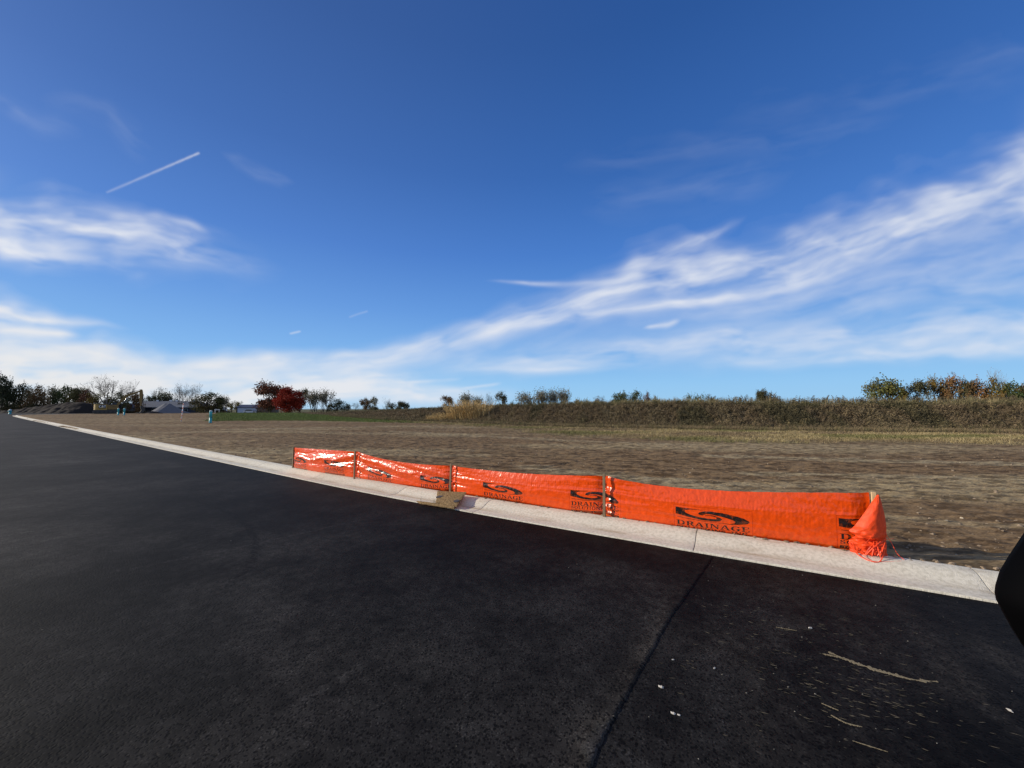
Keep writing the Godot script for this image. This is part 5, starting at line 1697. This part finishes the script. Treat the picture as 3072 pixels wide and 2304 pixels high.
	part("rod", built(st), mat(.6, .6, .6, 0.25, 0.5, 1.0), sc)
	st = begin()
	add_tube(st, [Vector3(5.72, 4.6, 0), Vector3(5.80, 2.6, 0)], [.085, .085], 8)
	part("bucket_cylinder", built(st), blk, o)
	st = begin()
	add_prism(st, PackedVector2Array([Vector2(5.78, 2.6), Vector2(5.86, 2.55), Vector2(5.9, 1.5), Vector2(5.8, 1.35)]), -.12, .12)
	part("linkage", built(st), steel, o)
	st = begin()
	add_prism(st, PackedVector2Array([Vector2(5.3, 1.75), Vector2(5.75, 1.75), Vector2(6.15, 1.25), Vector2(6.2, .7), Vector2(5.9, .2), Vector2(5.3, .02), Vector2(4.85, .15), Vector2(4.9, .22), Vector2(5.35, .3), Vector2(5.6, .75), Vector2(5.45, 1.2)]), -.5, .5)
	var bk := part("bucket", built(st), steel, o)
	for k in 5:
		st = begin()
		add_box(st, Vector3(4.78, .14, -.4 + k * .2), Vector3(.26, .06, .07), Basis(Vector3(0, 0, 1), .2), .01)
		part("tooth", built(st), blk, bk)

# ---------------------------------------------------------------- buildings and vehicles far off
func make_buildings() -> void:
	var y0 := -0.35
	# long low house with a blue grey roof
	var h := thing("house", "long low house with blue grey roof behind excavator and gravel heap", "house", Vector3(-116, y0, -128))
	var wallm := mat(.03, .036, .055, 0.9)
	var roofm := mat(.09, .108, .145, 0.9)
	var trim := mat(.30, .31, .33, 0.8)
	var st := begin()
	add_box(st, Vector3(0, 1.3, -4), Vector3(21.5, 2.6, 8.0))
	var wl := part("wall", built(st), wallm, h)
	st = begin()
	var a := Vector3(-11.6, 2.55, 0.6); var b := Vector3(12.2, 2.55, 0.6); var c := Vector3(12.2, 2.55, -8.6); var d := Vector3(-11.6, 2.55, -8.6)
	var e := Vector3(-11.0, 4.62, -4); var f := Vector3(8.2, 4.62, -4)
	quad(st, a, e, f, b)
	quad(st, c, f, e, d)
	st.add_vertex(b); st.add_vertex(f); st.add_vertex(c)
	st.add_vertex(a); st.add_vertex(d); st.add_vertex(e)
	quad(st, a, b, c, d)
	var rf := part("roof", built(st), roofm, h)
	for k in 11:     # courses of shingle seen as thin steps
		st = begin()
		var t := (k + 0.5) / 11.0
		var p := a.lerp(e, t) + Vector3(0.1, 0.02, 0); var q := b.lerp(f, t) + Vector3(-0.1, 0.02, 0)
		add_box(st, p.lerp(q, 0.5), Vector3(p.distance_to(q) - 0.1, .03, .25), Basis(Vector3.RIGHT, 0.42))
		part("shingle_course", built(st), roofm, rf)
	for x in [-5.8, -1.2, .8, 6.7]:
		st = begin()
		add_box(st, Vector3(x, 4.75, -4), Vector3(.55, .5, .55), Basis(), .04)
		part("roof_vent", built(st), mat(.72, .72, .70, 0.7), rf)
	st = begin()
	add_box(st, Vector3(.3, 2.5, .63), Vector3(23.6, .16, .06))
	part("fascia", built(st), trim, h)
	for x in [-6.5, -3.2, 1.4, 4.5, 7.5]:
		st = begin()
		add_box(st, Vector3(x, 1.5, .01), Vector3(1.3, 1.1, .08))
		var wn := part("window", built(st), trim, h)
		st = begin()
		add_box(st, Vector3(x, 1.5, .045), Vector3(1.1, .9, .04))
		part("pane", built(st), mat(.01, .012, .016, .1), wn)
	st = begin()
	add_prism(st, PackedVector2Array([Vector2(-11.6, 0), Vector2(-8.3, 0), Vector2(-8.3, 2.3), Vector2(-9.95, 3.55), Vector2(-11.6, 2.3)]), 0.0, 3.0)
	part("gable_wing", built(st), mat(.22, .22, .22, 0.9), h)
	st = begin()
	add_prism(st, PackedVector2Array([Vector2(-11.9, 2.15), Vector2(-9.95, 3.62), Vector2(-8.0, 2.15), Vector2(-8.0, 2.35), Vector2(-9.95, 3.85), Vector2(-11.9, 2.35)]), -2.0, 3.3)
	part("gable_roof", built(st), roofm, h)
	# metal barn
	var bn := thing("barn", "pale blue metal barn with dark roof on the horizon", "barn", Vector3(-124.7, y0, -180), -1.393)
	# local x runs along the gable away from the camera, local z along the long wall
	var metal := mat(.42, .48, .58, 0.6)
	var metal2 := mat(.34, .37, .45, 0.6)
	var dark := mat(.035, .045, .085, 0.6)
	var L := 8.4; var W := 7.2; var ev := 2.62; var rg := 3.75
	# walls: the corner nearest the camera is the origin; U along the gable, V along the long wall
	var U := Vector3(1, 0, 0); var V := Vector3(0, 0, -1)
	st = begin()
	add_box(st, Vector3(W / 2, ev / 2, -L / 2), Vector3(W, ev, L))
	part("wall", built(st), metal, bn)
	st = begin()
	add_prism(st, PackedVector2Array([Vector2(0, ev), Vector2(W / 2, rg), Vector2(W, ev)]), -L, 0.0)
	part("gable_wall", built(st), metal2, bn)
	st = begin()
	add_prism(st, PackedVector2Array([Vector2(-.3, ev - .12), Vector2(W / 2, rg + .02), Vector2(W + .3, ev - .12), Vector2(W + .3, ev + .06), Vector2(W / 2, rg + .2), Vector2(-.3, ev + .06)]), -L - .3, .3)
	part("roof", built(st), dark, bn)
	for k in 17:
		st = begin()
		add_box(st, Vector3(-.02, ev / 2, -.25 - k * .49), Vector3(.05, ev - .1, .06))
		part("wall_rib", built(st), metal, bn)
	for q in [[0.0, 0.0], [W, 0.0], [0.0, -L]]:
		st = begin()
		add_box(st, Vector3(q[0], ev / 2, q[1]), Vector3(.16, ev, .16))
		part("corner_trim", built(st), dark, bn)
	st = begin()
	add_box(st, Vector3(2.0, 1.1, .04), Vector3(2.5, 2.2, .1))
	var door := part("door", built(st), mat(.38, .43, .54, 0.5), bn)
	for q in [[.7, 1.1, .12, 2.3], [3.3, 1.1, .12, 2.3], [2.0, 2.24, 2.7, .12]]:
		st = begin()
		add_box(st, Vector3(q[0], q[1], .07), Vector3(q[2], q[3], .12))
		part("door_frame", built(st), dark, door)
	st = begin()
	add_box(st, Vector3(W / 2, 3.1, .04), Vector3(.4, .4, .1))
	part("gable_vent", built(st), dark, bn)
	for q in [[-3.9, .8, .55, .85], [-1.9, .75, .4, .6]]:
		st = begin()
		add_box(st, Vector3(-.05, q[1], q[0]), Vector3(.1, q[3], q[2]))
		part("window", built(st), dark, bn)
	# brown house right of the barn, and the low shed on its left
	var g := thing("brown_house", "small brown gabled house between the barn and the red maple", "house", Vector3(-108.5, y0, -170), 0.35)
	st = begin()
	add_prism(st, PackedVector2Array([Vector2(-3.6, 0), Vector2(3.6, 0), Vector2(3.6, 2.3), Vector2(0, 3.6), Vector2(-3.6, 2.3)]), -6, 0)
	part("wall", built(st), mat(.10, .075, .06), g)
	st = begin()
	add_prism(st, PackedVector2Array([Vector2(-4.1, 2.05), Vector2(0, 3.6), Vector2(4.1, 2.05), Vector2(4.1, 2.3), Vector2(0, 3.85), Vector2(-4.1, 2.3)]), -6.3, .3)
	part("roof", built(st), mat(.09, .075, .065), g)
	for x in [-1.6, 1.4]:
		st = begin()
		add_box(st, Vector3(x, 1.3, .03), Vector3(1.0, 1.0, .08))
		part("window", built(st), mat(.03, .03, .035, .2), g)
	g = thing("shed", "low brown shed touching the barn's left end", "shed", Vector3(-136.5, y0, -176), 0.2)
	st = begin()
	add_box(st, Vector3(0, 1.1, -2), Vector3(6.5, 2.2, 4))
	part("wall", built(st), mat(.17, .145, .125), g)
	st = begin()
	add_prism(st, PackedVector2Array([Vector2(-3.6, 2.15), Vector2(3.6, 2.15), Vector2(3.6, 2.5), Vector2(-3.6, 2.9)]), -4.3, .3)
	part("roof", built(st), mat(.10, .085, .08), g)

func make_vehicle(o: Node3D, body: Array, cabin: Array, wide: float, wheels: Array, wr: float, paint: Material, glassy: Material) -> void:
	var st := begin()
	var poly := PackedVector2Array()
	for i in range(0, body.size(), 2): poly.append(Vector2(body[i], body[i + 1]))
	add_prism(st, poly, -wide / 2, wide / 2)
	part("body", built(st), paint, o)
	if cabin.size():
		poly = PackedVector2Array()
		for i in range(0, cabin.size(), 2): poly.append(Vector2(cabin[i], cabin[i + 1]))
		st = begin()
		add_prism(st, poly, -wide / 2 + .08, wide / 2 - .08)
		part("windows", built(st), glassy, o)
		st = begin()
		add_box(st, Vector3((cabin[2] + cabin[4]) / 2, cabin[3] + .02, 0), Vector3(absf(cabin[4] - cabin[2]) + .1, .06, wide - .1), Basis(), .02)
		part("roof", built(st), paint, o)
	var tyre := mat(.015, .015, .015, .8)
	for x in wheels:
		for s in [-1.0, 1.0]:
			st = begin()
			add_tube(st, [Vector3(x, wr, s * wide / 2 - s * .2), Vector3(x, wr, s * wide / 2 + s * .02)], [wr, wr], 14)
			var w := part("wheel", built(st), tyre, o)
			st = begin()
			add_tube(st, [Vector3(x, wr, s * wide / 2 + s * .01), Vector3(x, wr, s * wide / 2 + s * .04)], [wr * .6, wr * .55], 12)
			part("rim", built(st), mat(.4, .4, .4, .4), w)

func make_far_vehicles() -> void:
	var y := -0.40
	var glassy := mat(.015, .018, .022, .1)
	var o := thing("parked_car", "dark car parked left of the barn behind the white frame", "car", Vector3(-110.5, y + .30, -147), 0.5)
	make_vehicle(o, [-2.2, .35, 2.2, .35, 2.25, .75, 1.2, .92, -2.1, .95], [-1.7, .93, -1.1, 1.42, .3, 1.42, 1.15, .92], 1.8, [-1.4, 1.4], .33, mat(.05, .022, .022, .3), glassy)
	o = thing("camper_van", "white camper van standing behind the dark car", "van", Vector3(-117.5, y + .25, -154), 0.45)
	make_vehicle(o, [-2.8, .4, 2.6, .4, 2.7, 1.2, 1.7, 2.45, -2.8, 2.45], [1.0, 1.3, 1.1, 2.1, 1.6, 2.1, 2.2, 1.3], 2.1, [-1.8, 1.7], .36, mat(.55, .56, .58, .4), glassy)
	o = thing("parked_car", "white car parked in front of the barn's gable", "car", Vector3(-103.6, y + .34, -152), 0.6)
	make_vehicle(o, [-2.2, .35, 2.2, .35, 2.25, .75, 1.2, .92, -2.1, .95], [-1.7, .93, -1.1, 1.42, .3, 1.42, 1.15, .92], 1.8, [-1.4, 1.4], .33, mat(.68, .68, .68, .3), glassy)
	o = thing("flat_trailer", "dark flat trailer standing between the white car and brown house", "trailer", Vector3(-98.6, y + .45, -151), 0.55)
	var st := begin()
	add_box(st, Vector3(0, .75, 0), Vector3(5.0, .16, 2.0), Basis(), .02)
	part("deck", built(st), mat(.03, .03, .035), o)
	st = begin()
	add_box(st, Vector3(3.1, .7, 0), Vector3(1.4, .1, .12), Basis(), .02)
	part("tow_bar", built(st), mat(.03, .03, .03), o)
	for x in [-1.0, .0]:
		for s in [-1.0, 1.0]:
			st = begin()
			add_tube(st, [Vector3(x, .36, s * .85), Vector3(x, .36, s * 1.05)], [.36, .36], 12)
			part("wheel", built(st), mat(.015, .015, .015), o)
	for x in [-2.3, -1.1, .1, 1.3, 2.4]:
		st = begin()
		add_box(st, Vector3(x, 1.0, 1.0), Vector3(.07, .5, .05))
		part("side_post", built(st), mat(.12, .12, .13), o)
	o = thing("white_frame", "small white sawhorse frame in front of the dark car", "frame", Vector3(-99.0, .12 + rise(-99.0) , -130), 0.45)
	o.position = Vector3(-76.6, 0.10 + rise(-100.0), -100)
	for q in [[-.42, .45, .16, .9], [.42, .45, .16, .9]]:
		st = begin()
		add_box(st, Vector3(q[0], q[1], 0), Vector3(q[2], q[3], .12), Basis(), .01)
		part("leg", built(st), mat(.62, .58, .52), o)
	st = begin()
	add_box(st, Vector3(0, .88, 0), Vector3(1.1, .2, .14), Basis(), .01)
	part("top_rail", built(st), mat(.66, .62, .56), o)

# ---------------------------------------------------------------- trees and brush
func make_trees() -> void:
	var tint := {"dk": Color(.042, .048, .022), "ol": Color(.10, .088, .032), "or": Color(.16, .092, .04), "gy": Color(.20, .178, .11), "gn": Color(.068, .082, .028), "rd": Color(.12, .05, .028), "br": Color(.16, .11, .07), "br2": Color(.12, .095, .05), "yl": Color(.19, .145, .035), "oak": Color(.15, .055, .028), "red": Color(.27, .026, .012), "dko": Color(.082, .075, .034), "gnl": Color(.105, .105, .032), "gold": Color(.165, .115, .030)}
	var bark := mat(.085, .072, .058, 0.95, 0.2)
	var grey_bark := mat(.165, .14, .115, 0.95, 0.2)
	var looks := {}
	var protos := {}
	var r := RandomNumberGenerator.new()
	r.seed = 201
	var list := [
		["bushy", "dk", "tree", -157.5, -118, 5.33, 12.64, "tall dark evergreen cut by the left edge of the frame"],
		["bushy", "ol", "tree", -160.3, -122, 4.87, 9.42, "olive tree just right of the tall dark evergreen at far left"],
		["bushy", "dk", "tree", -158.0, -124, 5.81, 10.41, "dark green tree with uneven top in the left tree line"],
		["bushy", "or", "tree", -148.3, -120, 5.00, 9.39, "rusty orange tree above the left end of the dark earth pile"],
		["sparse", "gy", "tree", -154.0, -128, 4.89, 9.80, "greyish half bare tree between the rusty tree and green trees"],
		["bushy", "gn", "tree", -146.1, -126, 6.34, 9.56, "broad green tree behind the slope of the dark earth pile"],
		["bushy", "ol", "tree", -137.5, -122, 4.87, 8.99, "olive tree behind the top of the dark earth pile"],
		["bushy", "rd", "tree", -130.5, -118, 4.51, 8.03, "reddish brown tree behind the dark earth pile's right shoulder"],
		["bare", "br", "tree", -118.1, -112, 9.72, 11.79, "largest leafless tree, spreading crown behind the excavator"],
		["shrub", "yl", "bush", -125.3, -116, 5.03, 7.12, "yellow green bush left of the large leafless tree's trunk"],
		["bushy", "ol", "tree", -123.3, -120, 5.83, 7.31, "olive tree low behind the excavator's engine deck"],
		["bare", "br", "tree", -124.1, -124, 4.31, 10.73, "slim leafless tree between the big bare tree and the boom"],
		["bushy", "or", "tree", -121.7, -124, 4.74, 7.18, "brown tree seen under the raised excavator boom"],
		["bushy", "dk", "tree", -125.7, -134, 4.65, 6.70, "dark green tree just right of the excavator's stick"],
		["bare", "br", "tree", -129.5, -140, 4.13, 9.72, "faint leafless tree above the long roof's left vents"],
		["sparse", "gn", "tree", -125.1, -138, 4.79, 9.25, "thin tree with a few green leaves over the long roof"],
		["shrub", "dk", "bush", -120.5, -136, 5.67, 6.18, "dark green bush behind the middle of the long roof"],
		["bare", "br", "tree", -121.4, -140, 5.35, 10.94, "tall leafless tree behind the roof, left of the striped pole"],
		["bare", "br", "tree", -117.0, -138, 5.03, 11.16, "tallest leafless tree right above the striped pole"],
		["bare", "br", "tree", -117.5, -142, 4.44, 10.82, "narrow leafless tree just left of the dark olive tree"],
		["shrub", "ol", "bush", -111.3, -132, 6.88, 5.59, "olive bush behind the right end of the long roof"],
		["bushy", "ol", "tree", -96.9, -122, 8.05, 7.40, "large dark olive tree covering the long roof's right end"],
		["open", "dk", "tree", -96.4, -126, 3.28, 5.85, "small dark open tree right of the large olive tree"],
		["sparse", "gy", "tree", -105.2, -140, 3.40, 6.93, "thin grey tree left of the yellow autumn shrubs"],
		["shrub", "yl", "tree", -128.2, -175, 5.47, 5.23, "yellow orange autumn tree behind the barn's left wall"],
		["shrub", "gn", "tree", -142.7, -200, 5.21, 5.75, "green autumn tree top showing over the barn roof"],
		["open", "oak", "tree", -74.0, -118, 9.83, 10.59, "tall brown red oak with gaps behind the red maple"],
		["round", "red", "tree", -61.9, -106, 9.02, 7.93, "round dense deep red maple standing on the green strip"],
		["open", "dko", "tree", -66.7, -122, 4.24, 8.36, "dark olive tree peeking out right behind the red maple"],
		["sparse", "gy", "tree", -59.6, -116, 4.23, 7.72, "left one of the two fine grey green half bare trees"],
		["sparse", "gy", "tree", -57.1, -118, 3.89, 8.03, "right one of the two fine grey green half bare trees"],
		["bushy", "dk", "tree", -51.9, -114, 4.95, 4.75, "low dark green tree right of the two half bare trees"],
		["sparse", "gy", "tree", -49.5, -116, 1.81, 3.69, "tiny thin tree right of the low dark green tree"],
		["bare", "br", "bush", -45.6, -112, 3.31, 3.43, "pale leafless brush left of the small orange tree"],
		["bushy", "or", "tree", -41.2, -108, 2.81, 4.86, "small orange tree over the low end of the weedy bank"],
		["open", "gy", "tree", -38.7, -108, 3.00, 5.33, "grey green tree touching the small orange tree's right side"],
		["bare", "br", "tree", -36.5, -112, 2.33, 4.89, "lone pale leafless tree above the bank's left part"],
		["shrub", "ol", "bush", -33.5, -106, 3.86, 3.33, "low olive bush under the lone pale leafless tree"],
		["open", "dko", "tree", -30.4, -104, 2.17, 3.84, "left of the paired round grey green trees on the horizon"],
		["open", "dko", "tree", -28.9, -104, 2.17, 3.84, "right of the paired round grey green trees on the horizon"],
		["open", "or", "tree", -14.8, -88, 3.51, 4.79, "orange brown tree left of the tan grass mound"],
		["sparse", "gy", "tree", -11.2, -92, 3.35, 5.97, "grey tree rising right behind the tan grass mound"],
		["sparse", "gy", "tree", -8.2, -92, 2.40, 4.93, "small round grey tree right of the tan grass mound"],
		["bare", "br", "tree", -5.2, -90, 2.34, 5.72, "bare forked tree left of the dark green one behind the bank"],
		["open", "dko", "tree", -2.5, -88, 3.36, 5.86, "grey topped tree with dark leafy base behind the bank"],
		["shrub", "gn", "bush", 0.2, -84, 2.04, 3.40, "small rounded green bush alone on the bank's skyline"],
		["sparse", "gy", "tree", 3.2, -84, 3.94, 5.81, "leftmost and widest of the bare clump trees at centre"],
		["sparse", "gy", "tree", 6.6, -86, 3.28, 6.81, "highest of the bare clump trees at centre"],
		["sparse", "gy", "tree", 9.0, -86, 2.69, 6.58, "third bare clump tree from the left at centre"],
		["sparse", "gy", "tree", 11.1, -84, 2.77, 6.17, "rightmost of the bare clump trees at centre"],
		["shrub", "yl", "bush", 13.8, -76, 3.03, 3.69, "yellowish bush right of the bare clump trees"],
		["shrub", "or", "bush", 17.2, -76, 2.64, 3.96, "rust coloured bush between yellow bush and green trees"],
		["bushy", "gn", "tree", 20.8, -74, 3.34, 4.92, "left of the two dense green trees on the bank's skyline"],
		["bushy", "gn", "tree", 23.7, -74, 2.83, 5.31, "right of the two dense green trees on the bank's skyline"],
		["bushy", "rd", "tree", 25.4, -72, 1.75, 4.83, "reddish brown small tree right of the two green trees"],
		["shrub", "yl", "bush", 26.2, -70, 1.34, 3.95, "small yellow bush right of the reddish small tree"],
		["shrub", "gy", "bush", 28.7, -64, 2.56, 3.86, "grey green brush left of the flat topped dark green bush"],
		["shrub", "gn", "bush", 29.9, -62, 2.48, 4.06, "flat topped dark green bush on the bank's skyline"],
		["shrub", "br2", "bush", 31.9, -62, 1.83, 3.79, "brown bush right of the flat topped green bush"],
		["open", "dko", "tree", 38.0, -58, 2.01, 4.55, "small lone tree on the skyline right of centre"],
		["shrub", "br2", "bush", 38.6, -57, 2.18, 4.00, "brown green shrub leaning on the small lone tree"],
		["open", "gnl", "tree", 54.4, -56, 4.47, 6.44, "tallest green leafy tree at right, standing free of others"],
		["bushy", "yl", "tree", 55.2, -54, 1.69, 4.86, "small yellow green tree right of the tall free green tree"],
		["open", "dko", "tree", 57.0, -54, 2.72, 5.70, "dark open tree between the yellow green and golden trees"],
		["open", "gold", "tree", 59.6, -54, 2.53, 6.31, "golden brown tree left of the spiky orange tree"],
		["bushy", "or", "tree", 60.5, -53, 2.94, 6.27, "spiky orange tree in the right hand tree group"],
		["open", "dko", "tree", 61.4, -52, 1.99, 5.51, "dark grey green tree between orange trees at right"],
		["bushy", "or", "tree", 61.9, -51, 3.10, 5.70, "wide rust orange tree in the right hand mass"],
		["bushy", "gold", "tree", 62.9, -50, 3.04, 5.79, "golden green tree second from the right edge"],
		["bare", "br", "tree", 63.5, -50, 1.48, 6.57, "leafless twigs poking above the right hand tree mass"],
		["bushy", "gn", "tree", 64.0, -49, 3.40, 5.11, "dark green tree near the right edge of the frame"],
		["bushy", "or", "tree", 64.8, -48, 2.92, 4.79, "orange green tree cut by the right edge of the frame"],
	]
	var counts := {}
	for e in list:
		var kind: String = e[0]
		var n: int = counts.get(kind, 0)
		counts[kind] = n + 1
		var key := "%s%d" % [kind, n % 4]
		if not protos.has(key): protos[key] = make_tree(kind, hash(key) % 10000)
		var meshes: Array = protos[key]
		var x: float = e[3]; var z: float = e[4]
		var base := rise(z) - 0.25
		if x > -40.0: base = -0.3
		var o := thing("bush" if e[2] == "bush" else "tree", e[7], e[2], Vector3(x, base, z), r.randf() * TAU, "trees and bushes on the horizon")
		var tall: float = (e[6] - base) * (1.05 if x < 10.0 else 1.08)
		var wide: float = e[5] * {"bushy": 1.3 if x < 30.0 else 1.08, "shrub": 1.3, "open": 1.2, "round": 1.02, "sparse": 1.4, "bare": 1.1}[kind]
		o.scale = Vector3(wide, tall, wide)
		var t := part("trunk", meshes[0], grey_bark if kind in ["bare", "sparse"] else bark, o)
		if not looks.has(e[1]):
			var m := tinted(0.85, 0.30)
			m.albedo_color = (tint[e[1]] * (1.0 / 0.6)).linear_to_srgb()
			looks[e[1]] = m
		part("crown", meshes[1], looks[e[1]], o)
	# low brush that closes the tree lines
	var brush := []
	for k in 5600:
		var x := r.randf_range(-175, -100); var z := -118.0 - r.randf() * 8.0
		if k % 4 == 0:      # the same hedge runs on beyond the left of the view
			x = r.randf_range(-330, -170); z = -118.0 + (-170.0 - x) * 0.45 - r.randf() * 8.0
		if x > -122 and r.randf() < 0.7: continue
		z -= maxf(0, x + 128) * 0.5
		var low_ := rise(z) - 0.3 if z < -100.0 else rise(z) - 0.1
		var c := Color(.045, .046, .020).lerp(Color(.11, .075, .03), r.randf() * r.randf())
		var s := r.randf_range(1.4, 2.6) + (maxf(0.0, 3.2 * (1.0 - absf(x + 150.0) / 26.0)) if x > -176.0 else 4.5) * r.randf()
		brush.append([Transform3D(Basis(Vector3.UP, r.randf() * TAU).scaled(Vector3(s, s * 0.9, s)), Vector3(x, low_, z)), c * r.randf_range(0.7, 1.3)])
	for k in 1300:
		var x := r.randf_range(-78, 62); var z := -100.0 + maxf(0, x) * 0.85 + r.randf() * 6.0
		if r.randf() > 0.55 + 0.45 * sin(x * 0.35) * sin(x * 0.13 + 1.0): continue
		var c := Color(.075, .070, .032).lerp(Color(.16, .11, .05), r.randf())
		var s := r.randf_range(0.9, 1.7) + 1.5 * pow(r.randf(), 5.0)
		brush.append([Transform3D(Basis(Vector3.UP, r.randf() * TAU).scaled(Vector3(s, s * 0.8, s)), Vector3(x, -0.3, z)), c * r.randf_range(0.7, 1.3)])
	scatter("undergrowth", "dark undergrowth closing the gaps between the distant trees", "undergrowth", weed(12), tinted(0.9, 0.2), brush)
	# the tan grass mound on the bank
	var g := thing("grass_mound", "tall tan mound of dry ornamental grass in front of the bank", "grass")
	for q in [[-7.6, -43.3, 1.0, 250, "left_tuft"], [-5.9, -43.0, 2.0, 620, "tuft"], [-4.6, -42.3, 2.35, 620, "tuft"], [-3.5, -41.6, 2.2, 460, "tuft"], [-9.1, -44.0, .7, 150, "tuft"]]:
		var st := begin()
		for k in int(q[3]):
			var a := r.randf() * TAU
			var d := sqrt(r.randf()) * (1.05 if q[2] > 0.9 else 0.6)
			var o := Vector3(q[0] + cos(a) * d, 0.05 + rise(q[1]), q[1] + sin(a) * d * 0.8)
			var hh: float = q[2] * r.randf_range(0.45, 1.05)
			var tip := o + Vector3(cos(a) * 0.45 * d * hh + r.randfn() * 0.12, hh, sin(a) * 0.4 * d * hh)
			var s := Vector3(0.03, 0, 0).rotated(Vector3.UP, r.randf() * PI)
			var gg := r.randf_range(0.7, 1.3)
			st.set_color(Color(.50 * gg, .36 * gg, .165 * gg))
			var mid := o.lerp(tip, 0.6) + Vector3(0, 0.1 * hh, 0)
			st.add_vertex(o - s); st.add_vertex(mid); st.add_vertex(o + s)
			st.add_vertex(mid - s); st.add_vertex(tip); st.add_vertex(mid + s)
			for z in 2:
				var u := Vector3(r.randfn() * 0.03, 0.09, r.randfn() * 0.03); var v := Vector3(r.randfn(), 0, r.randfn()).normalized() * 0.03
				var c := tip + Vector3(r.randfn(), r.randfn(), r.randfn()) * 0.05
				st.add_vertex(c - u); st.add_vertex(c + v); st.add_vertex(c + u)
		part("tuft", built(st), tinted(0.9, 0.3), g)

func make_mirror() -> void:
	var root := thing("vehicle_mirror", "black vehicle door mirror cut off by the right edge of the frame", "mirror")
	var blk := mat(.0012, .0012, .0015, 0.7, 0.12)
	var st := begin(true)
	# rounded housing: stacked outlines from its face to its back
	var prof := PackedVector2Array([Vector2(.800, 1.402), Vector2(.764, 1.355), Vector2(.748, 1.332), Vector2(.739, 1.309), Vector2(.737, 1.298), Vector2(.7385, 1.286), Vector2(.746, 1.270), Vector2(.759, 1.243), Vector2(.775, 1.215), Vector2(.80, 1.19), Vector2(.88, 1.18), Vector2(.93, 1.21), Vector2(.94, 1.30), Vector2(.93, 1.40), Vector2(.87, 1.425)])
	var mid := Vector2(.84, 1.30)
	var rings := []
	for q in [[-.44, .88], [-.45, .93], [-.48, .97], [-.53, .99], [-.58, 1.0], [-.602, .99], [-.612, .93], [-.616, .7]]:
		var ring := []
		for p in prof:
			var e: Vector2 = mid + (p - mid) * q[1]
			ring.append(Vector3(e.x, e.y, q[0]))
		rings.append(ring)
	for i in rings.size() - 1:
		for k in prof.size():
			var k2 := (k + 1) % prof.size()
			quad(st, rings[i][k], rings[i][k2], rings[i + 1][k2], rings[i + 1][k])
	for k in range(1, prof.size() - 1):
		st.add_vertex(rings[-1][0]); st.add_vertex(rings[-1][k]); st.add_vertex(rings[-1][k + 1])
		st.add_vertex(rings[0][0]); st.add_vertex(rings[0][k + 1]); st.add_vertex(rings[0][k])
	part("housing", built(st), blk, root)
	st = begin()
	var face := PackedVector2Array()
	for p in prof: face.append(mid + (p - mid) * 0.86)
	add_prism(st, face, -.443, -.437)
	part("mirror_glass", built(st), mat(.05, .05, .055, 0.08, 0.5, 1.0), root)
	st = begin()
	add_tube(st, [Vector3(.90, 1.25, -.53), Vector3(1.02, 1.22, -.52), Vector3(1.16, 1.2, -.50)], [.03, .035, .05], 10)
	part("arm", built(st), blk, root)
	st = begin()
	add_box(st, Vector3(1.22, .78, .25), Vector3(.12, .86, 1.7), Basis(), .05)
	part("door", built(st), mat(.02, .021, .024, .25), root)

func _ready() -> void:
	rng.seed = 1
	n_big = noise(1, 0.35, 4)
	n_mid = noise(2, 0.9, 4)
	n_fine = noise(3, 4.5, 3)
	# camera, sky, sun, exposure
	var cam := Camera3D.new()
	cam.name = "camera"
	cam.position = Vector3(0, 1.58, 0)
	cam.rotation.x = atan(25.0 / 384.0)
	cam.fov = 90.0
	cam.near = 0.05
	cam.far = 3000.0
	add_child(cam)
	cam.current = true
	var sun := DirectionalLight3D.new()
	sun.name = "sun"
	sun.light_energy = 1.6
	sun.light_color = Color(1.0, 0.90, 0.75).linear_to_srgb()
	sun.light_angular_distance = 0.5
	sun.shadow_enabled = true
	add_child(sun)
	sun.look_at_from_position(Vector3.ZERO, -sun_dir, Vector3.UP)
	var env := Environment.new()
	env.background_mode = Environment.BG_SKY
	var pano := PanoramaSkyMaterial.new()
	pano.panorama = make_sky()
	env.sky = Sky.new()
	env.sky.sky_material = pano
	env.tonemap_mode = Environment.TONE_MAPPER_LINEAR
	env.tonemap_exposure = 1.0
	env.sdfgi_enabled = true
	env.ssao_enabled = true
	env.ssil_enabled = true
	var we := WorldEnvironment.new()
	we.name = "world_environment"
	we.environment = env
	add_child(we)
	make_curb_line()
	# the setting
	make_road()
	make_curb()
	make_ground()
	make_bank()
	make_buildings()
	make_trees()
	# things
	make_fence()
	make_mat()
	make_heaps()
	make_excavator()
	make_far_vehicles()
	make_posts()
	make_mirror()
	make_grass()
	make_smears()
